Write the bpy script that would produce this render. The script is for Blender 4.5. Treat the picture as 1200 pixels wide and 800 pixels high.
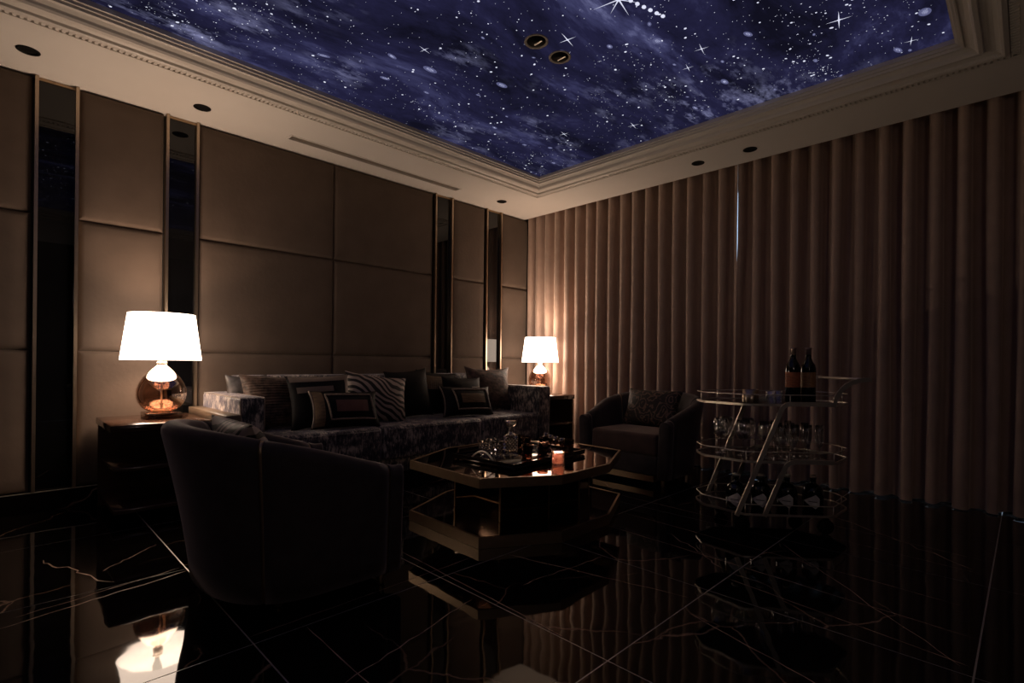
import bpy, bmesh, math, random
from math import sin, cos, pi, radians, sqrt, atan2
from mathutils import Vector, Matrix
for o in list(bpy.data.objects): bpy.data.objects.remove(o, do_unlink=True)
S = bpy.context.scene
COL = S.collection
rnd = random.Random(7)

# ------------------------------------------------------------------ camera
CX, CY, CZ = -4.7097, -4.4895, 0.9925
YAW, ROLL, FPX, PY = 0.7862, radians(0.6), 603.23, 424.7
cd = bpy.data.cameras.new('camera'); cam = bpy.data.objects.new('camera', cd); COL.objects.link(cam)
cd.sensor_width = 36.0; cd.sensor_fit = 'HORIZONTAL'; cd.lens = FPX * 36.0 / 1200.0
cd.shift_y = (PY - 400.0) / 1200.0; cd.clip_start = 0.05; cd.clip_end = 100
_fw = Vector((cos(YAW), sin(YAW), 0)); _rt = Vector((sin(YAW), -cos(YAW), 0)); _up = Vector((0, 0, 1))
_r2 = _rt * cos(ROLL) + _up * sin(ROLL); _u2 = _up * cos(ROLL) - _rt * sin(ROLL)
cam.matrix_world = Matrix(((_r2.x, _u2.x, -_fw.x, CX), (_r2.y, _u2.y, -_fw.y, CY), (_r2.z, _u2.z, -_fw.z, CZ), (0, 0, 0, 1)))
S.camera = cam

# ------------------------------------------------------------------ world, exposure
W = bpy.data.worlds.new('dusk'); S.world = W; W.use_nodes = True
bg = W.node_tree.nodes['Background']; bg.inputs[0].default_value = (0.55, 0.75, 1.0, 1); bg.inputs[1].default_value = 1.5
S.view_settings.view_transform = 'Standard'; S.view_settings.look = 'None'; S.view_settings.gamma = 1.0
S.view_settings.use_curve_mapping = False; S.view_settings.exposure = 0.0
LAMP_UP, LAMP_DN = 5.6, 6.0        # light out of the open top and bottom of each lit shade (set in the lamp builder)
LAMP_COL = (1.0, 0.70, 0.50)
SHADE_E = 6.6
FILL_W = 10.0  # power of the added fill lamp behind the viewpoint
SKY_E = 1.0

# ------------------------------------------------------------------ mesh helpers
class MB:
    def __init__(s): s.v = []; s.f = []; s.sm = []
    def add(s, vs, fs, smooth=False, M=None):
        b = len(s.v)
        for p in vs:
            p = Vector(p)
            s.v.append(tuple(M @ p) if M is not None else tuple(p))
        for f in fs: s.f.append([b + i for i in f]); s.sm.append(smooth)
        return s
    def box(s, x0, x1, y0, y1, z0, z1, M=None, smooth=False):
        vs = [(x, y, z) for z in (z0, z1) for y in (y0, y1) for x in (x0, x1)]
        fs = [(0, 2, 3, 1), (4, 5, 7, 6), (0, 1, 5, 4), (2, 6, 7, 3), (0, 4, 6, 2), (1, 3, 7, 5)]
        return s.add(vs, fs, smooth, M)
    def prism(s, poly, z0, z1, M=None):
        n = len(poly)
        a = sum(poly[i][0] * poly[(i + 1) % n][1] - poly[(i + 1) % n][0] * poly[i][1] for i in range(n))
        if a < 0: poly = poly[::-1]
        vs = [(x, y, z0) for x, y in poly] + [(x, y, z1) for x, y in poly]
        fs = [list(range(n))[::-1], list(range(n, 2 * n))] + [(i, (i + 1) % n, n + (i + 1) % n, n + i) for i in range(n)]
        return s.add(vs, fs, False, M)
    def lathe(s, prof, n=24, c=(0, 0, 0), smooth=True, closed=False, M=None):
        vs = []; fs = []
        for r, z in prof:
            for k in range(n):
                a = 2 * pi * k / n; vs.append((c[0] + r * cos(a), c[1] + r * sin(a), c[2] + z))
        m = len(prof)
        for i in range(m if closed else m - 1):
            i2 = (i + 1) % m
            for k in range(n):
                fs.append((i * n + k, i * n + (k + 1) % n, i2 * n + (k + 1) % n, i2 * n + k))
        if not closed:
            if prof[0][0] > 1e-5: fs.append(list(range(n))[::-1])
            if prof[-1][0] > 1e-5: fs.append([(m - 1) * n + k for k in range(n)])
        return s.add(vs, fs, smooth, M)
    def tube(s, pts, r=0.01, n=8, closed=False, rx=None, M=None, cap=True):
        """sweep an ellipse (r in the curve's side direction, rx along 'up') along pts"""
        pts = [Vector(p) for p in pts]; m = len(pts); vs = []; fs = []
        up = Vector((0, 0, 1)); prev = None
        for i, p in enumerate(pts):
            a = pts[(i - 1) % m] if (closed or i > 0) else p
            b = pts[(i + 1) % m] if (closed or i < m - 1) else p
            t = (b - a)
            t = t.normalized() if t.length > 1e-9 else Vector((1, 0, 0))
            if prev is None:
                ref = up if abs(t.z) < 0.9 else Vector((1, 0, 0))
                sd = t.cross(ref).normalized()
            else:
                sd = (prev - t * prev.dot(t)).normalized()
            prev = sd; u = sd.cross(t).normalized()
            for k in range(n):
                an = 2 * pi * k / n
                vs.append(p + sd * (r * cos(an)) + u * ((rx or r) * sin(an)))
        for i in range(m if closed else m - 1):
            j = (i + 1) % m
            for k in range(n): fs.append((i * n + k, i * n + (k + 1) % n, j * n + (k + 1) % n, j * n + k))
        if not closed and cap:
            fs.append(list(range(n))[::-1]); fs.append([(m - 1) * n + k for k in range(n)])
        return s.add(vs, fs, True, M)
    def strip(s, path, nrm_w, t, M=None):
        """flat bar: path of (x,z) points in a plane y=const, half width nrm_w in the plane, thickness t in y (path: list of (x,y,z))"""
        pts = [Vector(p) for p in path]; m = len(pts); vs = []; fs = []
        for i, p in enumerate(pts):
            a = pts[max(0, i - 1)]; b = pts[min(m - 1, i + 1)]
            d = (b - a).normalized(); nn = Vector((-d.z, 0, d.x)) * nrm_w; yy = Vector((0, t, 0))
            vs += [p - nn - yy, p + nn - yy, p + nn + yy, p - nn + yy]
        for i in range(m - 1):
            for k in range(4): fs.append((i * 4 + k, i * 4 + (k + 1) % 4, i * 4 + 4 + (k + 1) % 4, i * 4 + 4 + k))
        fs.append((3, 2, 1, 0)); fs.append(tuple((m - 1) * 4 + k for k in range(4)))
        return s.add(vs, fs, False, M)
    def fluted(s, prof, n=16, k=.10, M=None, square=0.0):
        """cut glass: lathe whose radius zigzags; rings turn half a step so the facets become diamonds"""
        vs = []; fs = []; N2 = n * 2
        for j, (r, z) in enumerate(prof):
            for i in range(N2):
                a = 2 * pi * i / N2; q = r
                if square: q = r * (1 - square + square / max(abs(cos(a)), abs(sin(a))))
                q *= 1 - (k if (i + j) % 2 else 0); vs.append((q * cos(a), q * sin(a), z))
        m = len(prof)
        for j in range(m - 1):
            for i in range(N2):
                i2 = (i + 1) % N2; a, b, c, d = j * N2 + i, j * N2 + i2, (j + 1) * N2 + i2, (j + 1) * N2 + i
                fs += [(a, b, c), (a, c, d)] if (i + j) % 2 else [(a, b, d), (b, c, d)]
        fs.append(list(range(N2))[::-1])
        return s.add(vs, fs, False, M)
    def grid(s, fn, nu, nv, smooth=True, flip=False, wrap_u=False, M=None):
        vs = [fn(i / nu, j / nv) for j in range(nv + 1) for i in range(nu + (0 if wrap_u else 1))]
        w = nu if wrap_u else nu + 1; fs = []
        for j in range(nv):
            for i in range(nu):
                i2 = (i + 1) % w
                q = (j * w + i, j * w + i2, (j + 1) * w + i2, (j + 1) * w + i)
                fs.append(q[::-1] if flip else q)
        return s.add(vs, fs, smooth, M)
    def rbox(s, x0, x1, y0, y1, z0, z1, r=0.02, seg=3, M=None):
        """box with rounded edges"""
        bm = bmesh.new(); bmesh.ops.create_cube(bm, size=1)
        for v in bm.verts:
            v.co = Vector(((x0 + x1) / 2 + v.co.x * (x1 - x0), (y0 + y1) / 2 + v.co.y * (y1 - y0), (z0 + z1) / 2 + v.co.z * (z1 - z0)))
        bmesh.ops.bevel(bm, geom=list(bm.edges), offset=r, segments=seg, affect='EDGES', profile=0.5)
        bm.verts.index_update()
        s.add([v.co.copy() for v in bm.verts], [[v.index for v in f.verts] for f in bm.faces], True, M); bm.free()
        return s

def obj(name, mb, mat, parent=None, loc=(0, 0, 0), rot=(0, 0, 0), fix=False):
    me = bpy.data.meshes.new(name); me.from_pydata(mb.v, [], mb.f)
    me.polygons.foreach_set('use_smooth', mb.sm)
    if mat is not None: me.materials.append(mat)
    me.update()
    if fix:
        bm = bmesh.new(); bm.from_mesh(me); bmesh.ops.recalc_face_normals(bm, faces=bm.faces); bm.to_mesh(me); bm.free()
    o = bpy.data.objects.new(name, me); COL.objects.link(o)
    o.location = loc; o.rotation_euler = rot
    if parent is not None: o.parent = parent
    return o
def share(src, name, parent=None, loc=(0, 0, 0), rot=(0, 0, 0)):
    o = bpy.data.objects.new(name, src.data); COL.objects.link(o); o.location = loc; o.rotation_euler = rot
    if parent is not None: o.parent = parent
    return o
def tag(o, label=None, cat=None, group=None, kind=None):
    if label: o['label'] = label
    if cat: o['category'] = cat
    if group: o['group'] = group
    if kind: o['kind'] = kind
    return o
def thing(name, label, cat, loc=(0, 0, 0), rotz=0.0, group=None):
    o = bpy.data.objects.new(name, None); COL.objects.link(o); o.location = loc; o.rotation_euler = (0, 0, rotz)
    o.empty_display_size = 0.1
    return tag(o, label, cat, group)
def dup(root, loc, rotz=None, label=None, group=None, rot=None):
    def cp(o, p):
        c = o.copy(); COL.objects.link(c); c.parent = p
        for ch in [x for x in bpy.data.objects if x.parent == o and x != c]: cp(ch, c)
        return c
    r = cp(root, None); r.location = loc
    if rotz is not None: r.rotation_euler = (0, 0, rotz)
    if rot is not None: r.rotation_euler = rot
    if label: r['label'] = label
    if group: r['group'] = group
    return r

# ------------------------------------------------------------------ materials
def newmat(name):
    m = bpy.data.materials.new(name); m.use_nodes = True
    nt = m.node_tree; return m, nt, nt.nodes, nt.links, nt.nodes['Principled BSDF']
def pmat(name, col, rough=0.5, metal=0.0, var=0.12, scale=12.0, bump=0.0, bscale=80.0, spec=0.5, sheen=0.0, sheen_tint=(1, 1, 1), coat=0.0, stretch=None, rvar=0.0):
    m, nt, N, L, B = newmat(name)
    B.inputs['Roughness'].default_value = rough; B.inputs['Metallic'].default_value = metal
    B.inputs['Specular IOR Level'].default_value = spec
    if sheen: B.inputs['Sheen Weight'].default_value = sheen; B.inputs['Sheen Roughness'].default_value = 0.4; B.inputs['Sheen Tint'].default_value = (*sheen_tint, 1)
    if coat: B.inputs['Coat Weight'].default_value = coat; B.inputs['Coat Roughness'].default_value = 0.04
    tc = N.new('ShaderNodeTexCoord'); mp = N.new('ShaderNodeMapping'); L.new(tc.outputs['Object'], mp.inputs[0])
    if stretch: mp.inputs['Scale'].default_value = stretch
    nz = N.new('ShaderNodeTexNoise'); nz.inputs['Scale'].default_value = scale; nz.inputs['Detail'].default_value = 4
    L.new(mp.outputs[0], nz.inputs[0])
    rp = N.new('ShaderNodeValToRGB'); c = Vector(col)
    rp.color_ramp.elements[0].position = 0.3; rp.color_ramp.elements[1].position = 0.7
    rp.color_ramp.elements[0].color = (*(c * (1 - var)), 1); rp.color_ramp.elements[1].color = (*(c * (1 + var)), 1)
    L.new(nz.outputs[0], rp.inputs[0]); L.new(rp.outputs[0], B.inputs['Base Color'])
    if rvar:
        mr = N.new('ShaderNodeMapRange'); mr.inputs['To Min'].default_value = max(0, rough - rvar); mr.inputs['To Max'].default_value = rough + rvar
        L.new(nz.outputs[0], mr.inputs[0]); L.new(mr.outputs[0], B.inputs['Roughness'])
    if bump:
        n2 = N.new('ShaderNodeTexNoise'); n2.inputs['Scale'].default_value = bscale; n2.inputs['Detail'].default_value = 3
        L.new(mp.outputs[0], n2.inputs[0]); bp = N.new('ShaderNodeBump'); bp.inputs['Strength'].default_value = bump; bp.inputs['Distance'].default_value = 0.01
        L.new(n2.outputs[0], bp.inputs['Height']); L.new(bp.outputs[0], B.inputs['Normal'])
    return m
def glassmat(name, tint=(0.92, 0.92, 0.92), refl=(1, 1, 1), base=0.05, top=0.85, rough=0.02, power=1.0, bump=0.0, bscale=60):
    """thin-walled glass: tinted transparency with a facing-dependent mirror coat"""
    m, nt, N, L, B = newmat(name); N.remove(B); out = N['Material Output']
    tr = N.new('ShaderNodeBsdfTransparent'); tr.inputs[0].default_value = (*tint, 1)
    gl = N.new('ShaderNodeBsdfGlossy'); gl.inputs['Color'].default_value = (*refl, 1); gl.inputs['Roughness'].default_value = rough
    lw = N.new('ShaderNodeLayerWeight'); lw.inputs[0].default_value = 0.35
    mr = N.new('ShaderNodeMapRange'); mr.inputs['To Min'].default_value = base; mr.inputs['To Max'].default_value = top
    L.new(lw.outputs['Facing'], mr.inputs[0]); mx = N.new('ShaderNodeMixShader')
    L.new(mr.outputs[0], mx.inputs[0]); L.new(tr.outputs[0], mx.inputs[1]); L.new(gl.outputs[0], mx.inputs[2]); L.new(mx.outputs[0], out.inputs[0])
    if bump:
        tc = N.new('ShaderNodeTexCoord'); vo = N.new('ShaderNodeTexVoronoi'); vo.inputs['Scale'].default_value = bscale
        L.new(tc.outputs['Object'], vo.inputs[0]); bp = N.new('ShaderNodeBump'); bp.inputs['Strength'].default_value = bump; bp.inputs['Distance'].default_value = 0.02
        L.new(vo.outputs[0], bp.inputs['Height']); L.new(bp.outputs[0], gl.inputs['Normal'])
    return m

M = {}
M['suede'] = pmat('suede_panel', (0.118, 0.087, 0.068), 0.9, var=0.10, scale=5, bump=0.12, bscale=30, spec=0.15, sheen=0.25, sheen_tint=(1, .85, .7))
M['wallcore'] = pmat('dark_wall_core', (0.012, 0.010, 0.009), 0.7)
M['rearwall'] = pmat('brown_rear_wall', (0.045, 0.034, 0.027), 0.8)
M['mirror'] = pmat('black_mirror', (0.003, 0.003, 0.0035), 0.02, var=0.05, spec=0.5)
M['brass'] = pmat('satin_brass', (0.52, 0.41, 0.30), 0.33, 1.0, var=0.02, scale=20)
M['brass_dark'] = pmat('bronze', (0.46, 0.33, 0.21), 0.46, 1.0, var=0.06, scale=25)
M['steel'] = pmat('champagne_metal', (0.82, 0.75, 0.66), 0.45, 1.0, var=0.03, scale=40)
M['plaster'] = pmat('white_plaster', (0.74, 0.71, 0.67), 0.85, var=0.02, scale=3, spec=0.2)
M['cornice'] = pmat('cornice_paint', (0.70, 0.665, 0.62), 0.45, var=0.02, scale=6, spec=0.5)
M['black'] = pmat('matt_black', (0.004, 0.004, 0.004), 0.6, spec=0.2)
M['ventgrey'] = pmat('grey_vent_metal', (0.45, 0.40, 0.35), 0.6, var=0.05)
M['blackgloss'] = pmat('gloss_black', (0.006, 0.005, 0.005), 0.12, spec=0.6)
M['wood'] = pmat('dark_walnut', (0.055, 0.026, 0.015), 0.22, var=0.25, scale=5, stretch=(1.5, 30, 30), spec=0.5, coat=0.3)
M['ledge'] = pmat('pale_lacquered_oak', (0.13, 0.092, 0.06), 0.45, var=0.15, scale=8, stretch=(10, 1, 10))
M['curtain'] = pmat('velvet_curtain', (0.45, 0.325, 0.265), 0.8, var=0.06, scale=9, bump=0.05, bscale=120, spec=0.25, sheen=1.0, sheen_tint=(1, .86, .74))
M['chair'] = pmat('charcoal_velvet', (0.052, 0.041, 0.040), 0.75, var=0.2, scale=14, bump=0.06, bscale=160, spec=0.25, sheen=0.4, sheen_tint=(.85, .72, .72))
M['chair_seat'] = pmat('brown_velvet', (0.085, 0.052, 0.045), 0.7, var=0.2, scale=10, bump=0.06, bscale=160, spec=0.3, sheen=0.5, sheen_tint=(.9, .7, .65))
M['black_satin'] = pmat('black_satin', (0.006, 0.0055, 0.006), 0.6, var=0.2, scale=8, spec=0.2)
M['taupe'] = pmat('taupe_satin', (0.22, 0.165, 0.13), 0.5, var=0.12, scale=14, spec=0.4, sheen=0.2)
M['rose'] = pmat('dusty_rose_satin', (0.16, 0.075, 0.062), 0.5, var=0.15, scale=14, spec=0.4)
M['bronze_cloth'] = pmat('bronze_silk', (0.15, 0.095, 0.052), 0.45, var=0.35, scale=16, spec=0.4, stretch=(1, 1, 5))
M['braid'] = pmat('woven_braid', (0.27, 0.21, 0.165), 0.7, var=0.5, scale=90, bump=0.5, bscale=220)
M['crushed'] = pmat('crushed_brown_velvet', (0.070, 0.040, 0.032), 0.5, var=0.95, scale=16, bump=0.4, bscale=28, spec=0.4, sheen=0.15, stretch=(1, 1, 1.8))
M['pleat'] = pmat('pleated_brown_velvet', (0.080, 0.050, 0.036), 0.5, var=0.8, scale=26, spec=0.35, sheen=0.1)
M['silver'] = pmat('silver_satin', (0.06, 0.055, 0.055), 0.4, var=0.9, scale=18, spec=0.6)
M['cream'] = pmat('paper_label', (0.75, 0.72, 0.68), 0.7, var=0.1, scale=60)
M['ink'] = pmat('label_ink', (0.02, 0.02, 0.02), 0.7)
M['redink'] = pmat('red_ink', (0.18, 0.02, 0.015), 0.7)
M['rustlabel'] = pmat('rust_wine_label', (0.42, 0.125, 0.05), 0.5, var=0.3, scale=30, stretch=(1, 1, 4))
M['tanlabel'] = pmat('tan_wine_label', (0.40, 0.20, 0.085), 0.5, var=0.3, scale=30, stretch=(1, 1, 4))
M['foil'] = pmat('bottle_foil', (0.30, 0.22, 0.20), 0.35, 0.6, var=0.15)
M['bottle'] = pmat('dark_bottle_glass', (0.004, 0.005, 0.005), 0.05, spec=0.7)
M['darkglass'] = glassmat('smoked_glass', (0.36, 0.22, 0.17), (1, .88, .8), 0.12, 0.8)
M['glass'] = glassmat('clear_glass', (0.95, 0.95, 0.95), (1, 1, 1), 0.12, 0.95, 0.05)
M['cut'] = glassmat('cut_crystal', (0.80, 0.74, 0.68), (1, .97, .93), 0.45, 0.98, 0.10)
M['copper_glass'] = glassmat('copper_mirror_glass', (0.58, 0.41, 0.32), (1.0, 0.88, 0.80), 0.34, 0.80, 0.01)
M['plinth'] = glassmat('smoked_crystal_block', (0.30, 0.22, 0.18), (1, .9, .8), 0.10, 0.6)
M['window_glass'] = glassmat('window_pane', (0.9, 0.93, 0.95), (1, 1, 1), 0.05, 0.6)
M['tabletop'] = pmat('bronze_mirror_top', (0.42, 0.30, 0.22), 0.03, 1.0, var=0.03, scale=3)
M['tablecore'] = pmat('smoked_bronze_mirror', (0.16, 0.115, 0.085), 0.07, 1.0, var=0.12, scale=3)

def marble(name, base, vein, strength, rough):
    m, nt, N, L, B = newmat(name)
    B.inputs['Roughness'].default_value = rough; B.inputs['Specular IOR Level'].default_value = 0.5
    tc = N.new('ShaderNodeTexCoord'); oi = N.new('ShaderNodeObjectInfo')
    ad = N.new('ShaderNodeVectorMath'); ad.operation = 'ADD'; ml = N.new('ShaderNodeVectorMath'); ml.operation = 'SCALE'
    cv = N.new('ShaderNodeCombineXYZ'); L.new(oi.outputs['Random'], cv.inputs[2]); L.new(cv.outputs[0], ml.inputs[0]); ml.inputs[3].default_value = 9.0
    L.new(tc.outputs['Object'], ad.inputs[0]); L.new(ml.outputs[0], ad.inputs[1])
    nz = N.new('ShaderNodeTexNoise'); nz.inputs['Scale'].default_value = 2.2; nz.inputs['Detail'].default_value = 5; L.new(ad.outputs[0], nz.inputs[0])
    sc = N.new('ShaderNodeVectorMath'); sc.operation = 'SCALE'; sc.inputs[3].default_value = 0.30; L.new(nz.outputs['Color'], sc.inputs[0])
    a2 = N.new('ShaderNodeVectorMath'); a2.operation = 'ADD'; L.new(ad.outputs[0], a2.inputs[0]); L.new(sc.outputs[0], a2.inputs[1])
    vo = N.new('ShaderNodeTexVoronoi'); vo.feature = 'DISTANCE_TO_EDGE'; vo.inputs['Scale'].default_value = 1.15; L.new(a2.outputs[0], vo.inputs[0])
    r1 = N.new('ShaderNodeValToRGB'); r1.color_ramp.elements[0].position = 0.0; r1.color_ramp.elements[0].color = (1, 1, 1, 1)
    r1.color_ramp.elements[1].position = 0.007; r1.color_ramp.elements[1].color = (0, 0, 0, 1); L.new(vo.outputs['Distance'], r1.inputs[0])
    n3 = N.new('ShaderNodeTexNoise'); n3.inputs['Scale'].default_value = 1.7; n3.inputs['Detail'].default_value = 2; L.new(ad.outputs[0], n3.inputs[0])
    r3 = N.new('ShaderNodeValToRGB'); r3.color_ramp.elements[0].position = 0.42; r3.color_ramp.elements[1].position = 0.66; L.new(n3.outputs[0], r3.inputs[0])
    mm = N.new('ShaderNodeMath'); mm.operation = 'MULTIPLY'; L.new(r1.outputs[0], mm.inputs[0]); L.new(r3.outputs[0], mm.inputs[1])
    m2 = N.new('ShaderNodeMath'); m2.operation = 'MULTIPLY'; m2.inputs[1].default_value = strength; L.new(mm.outputs[0], m2.inputs[0])
    mx = N.new('ShaderNodeMix'); mx.data_type = 'RGBA'; mx.inputs['A'].default_value = (*base, 1); mx.inputs['B'].default_value = (*vein, 1)
    L.new(m2.outputs[0], mx.inputs['Factor']); L.new(mx.outputs['Result'], B.inputs['Base Color'])
    # barely uneven polish
    nb = N.new('ShaderNodeTexNoise'); nb.inputs['Scale'].default_value = 3.0; L.new(ad.outputs[0], nb.inputs[0])
    bp = N.new('ShaderNodeBump'); bp.inputs['Strength'].default_value = 0.10; bp.inputs['Distance'].default_value = 0.02; L.new(nb.outputs[0], bp.inputs['Height']); L.new(bp.outputs[0], B.inputs['Normal'])
    return m
M['marble'] = marble('black_marble', (0.0045, 0.0035, 0.0033), (0.42, 0.27, 0.19), 0.9, 0.035)
M['grout'] = pmat('polished_inlay', (0.80, 0.77, 0.72), 0.35, 0.6, var=0.05)
M['vein'] = pmat('rust_marble_vein', (0.50, 0.33, 0.24), 0.35, var=0.5, scale=9)

def crushed_silver():
    """crushed velvet: dark pile with pale flattened flecks"""
    m, nt, N, L, B = newmat('crushed_silver_velvet')
    B.inputs['Roughness'].default_value = 0.5; B.inputs['Specular IOR Level'].default_value = 0.4
    B.inputs['Sheen Weight'].default_value = 0.35; B.inputs['Sheen Tint'].default_value = (.8, .8, 1, 1)
    tc = N.new('ShaderNodeTexCoord'); mp = N.new('ShaderNodeMapping'); mp.inputs['Scale'].default_value = (1, 1, 0.32); L.new(tc.outputs['Object'], mp.inputs[0])
    nz = N.new('ShaderNodeTexNoise'); nz.inputs['Scale'].default_value = 62; nz.inputs['Detail'].default_value = 5; nz.inputs['Roughness'].default_value = 0.7; L.new(mp.outputs[0], nz.inputs[0])
    nb = N.new('ShaderNodeTexNoise'); nb.inputs['Scale'].default_value = 13; nb.inputs['Detail'].default_value = 3; L.new(tc.outputs['Object'], nb.inputs[0])
    av = N.new('ShaderNodeMath'); av.operation = 'MULTIPLY_ADD'; av.inputs[1].default_value = 0.62; L.new(nz.outputs[0], av.inputs[0])
    m3 = N.new('ShaderNodeMath'); m3.operation = 'MULTIPLY'; m3.inputs[1].default_value = 0.38; L.new(nb.outputs[0], m3.inputs[0]); L.new(m3.outputs[0], av.inputs[2])
    rp = N.new('ShaderNodeValToRGB'); e = rp.color_ramp.elements
    e[0].position = 0.42; e[0].color = (0.011, 0.011, 0.021, 1); e[1].position = 0.60; e[1].color = (0.66, 0.57, 0.48, 1)
    x = e.new(0.50); x.color = (0.105, 0.095, 0.098, 1)
    L.new(av.outputs[0], rp.inputs[0]); L.new(rp.outputs[0], B.inputs['Base Color'])
    bp = N.new('ShaderNodeBump'); bp.inputs['Strength'].default_value = 0.45; bp.inputs['Distance'].default_value = 0.01; L.new(nz.outputs[0], bp.inputs['Height']); L.new(bp.outputs[0], B.inputs['Normal'])
    return m
M['sofa'] = crushed_silver()
def zebra(name, light, dark, scale, dist):
    m, nt, N, L, B = newmat(name); B.inputs['Roughness'].default_value = 0.6
    tc = N.new('ShaderNodeTexCoord'); mp = N.new('ShaderNodeMapping'); mp.inputs['Rotation'].default_value = (0, radians(62), 0); L.new(tc.outputs['Object'], mp.inputs[0])
    wv = N.new('ShaderNodeTexWave'); wv.inputs['Scale'].default_value = scale; wv.inputs['Distortion'].default_value = dist; wv.inputs['Detail'].default_value = 1.5; wv.inputs['Detail Scale'].default_value = 0.7
    L.new(mp.outputs[0], wv.inputs[0]); rp = N.new('ShaderNodeValToRGB'); rp.color_ramp.elements[0].position = 0.44; rp.color_ramp.elements[1].position = 0.54
    rp.color_ramp.elements[0].color = (*dark, 1); rp.color_ramp.elements[1].color = (*light, 1); L.new(wv.outputs[0], rp.inputs[0]); L.new(rp.outputs[0], B.inputs['Base Color'])
    return m
M['zebra'] = zebra('zebra_print', (0.40, 0.32, 0.28), (0.007, 0.006, 0.006), 7.0, 11.0)
def floral(name):
    m, nt, N, L, B = newmat(name); B.inputs['Roughness'].default_value = 0.6
    tc = N.new('ShaderNodeTexCoord'); vo = N.new('ShaderNodeTexVoronoi'); vo.inputs['Scale'].default_value = 8
    dn = N.new('ShaderNodeTexNoise'); dn.inputs['Scale'].default_value = 9; dn.inputs['Detail'].default_value = 3; L.new(tc.outputs['Object'], dn.inputs[0])
    ds = N.new('ShaderNodeVectorMath'); ds.operation = 'SCALE'; ds.inputs[3].default_value = 0.16; L.new(dn.outputs['Color'], ds.inputs[0])
    da = N.new('ShaderNodeVectorMath'); da.operation = 'ADD'; L.new(tc.outputs['Object'], da.inputs[0]); L.new(ds.outputs[0], da.inputs[1]); L.new(da.outputs[0], vo.inputs[0])
    wv = N.new('ShaderNodeMath'); wv.operation = 'SINE'; ml = N.new('ShaderNodeMath'); ml.operation = 'MULTIPLY'; ml.inputs[1].default_value = 24
    L.new(vo.outputs['Distance'], ml.inputs[0]); L.new(ml.outputs[0], wv.inputs[0])
    rp = N.new('ShaderNodeValToRGB'); e = rp.color_ramp.elements; e[0].position = 0.25; e[0].color = (0.018, 0.012, 0.011, 1); e[1].position = 0.95; e[1].color = (0.17, 0.10, 0.075, 1)
    L.new(wv.outputs[0], rp.inputs[0]); L.new(rp.outputs[0], B.inputs['Base Color']); return m
M['floral'] = floral('dark_floral_print')

def emit(name, col, st):
    m, nt, N, L, B = newmat(name); N.remove(B); e = N.new('ShaderNodeEmission'); e.inputs[0].default_value = (*col, 1); e.inputs[1].default_value = st
    L.new(e.outputs[0], N['Material Output'].inputs[0]); return m
M['star'] = emit('star_and_mirrored_light', (0.80, 0.82, 1.0), 0.95 * SKY_E)
M['glowblob'] = emit('printed_star_cluster', (0.62, 0.64, 0.95), 0.75 * SKY_E)
M['haze'] = emit('printed_star_haze', (0.13, 0.135, 0.27), 0.8 * SKY_E)
M['flame'] = emit('candle_flame', (1.0, 0.72, 0.40), 9.0)
def shade_mat():
    m, nt, N, L, B = newmat('lit_linen_shade'); B.inputs['Base Color'].default_value = (0.8, 0.79, 0.77, 1); B.inputs['Roughness'].default_value = 0.9
    tc = N.new('ShaderNodeTexCoord'); nz = N.new('ShaderNodeTexNoise'); nz.inputs['Scale'].default_value = 60; L.new(tc.outputs['Object'], nz.inputs[0])
    mr = N.new('ShaderNodeMapRange'); mr.inputs['To Min'].default_value = SHADE_E * 0.96; mr.inputs['To Max'].default_value = SHADE_E * 1.04; L.new(nz.outputs[0], mr.inputs[0])
    B.inputs['Emission Color'].default_value = (1.0, 0.77, 0.60, 1); L.new(mr.outputs[0], B.inputs['Emission Strength']); return m
M['shade'] = shade_mat()
def wax_mat():
    m, nt, N, L, B = newmat('pink_wax'); B.inputs['Base Color'].default_value = (0.93, 0.56, 0.47, 1); B.inputs['Roughness'].default_value = 0.5
    tr = N.new('ShaderNodeBsdfTranslucent'); tr.inputs[0].default_value = (0.97, 0.64, 0.54, 1); mx = N.new('ShaderNodeMixShader'); mx.inputs[0].default_value = 0.6
    out = N['Material Output']; L.new(B.outputs[0], mx.inputs[1]); L.new(tr.outputs[0], mx.inputs[2]); L.new(mx.outputs[0], out.inputs[0]); return m
M['wax'] = wax_mat()
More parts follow.
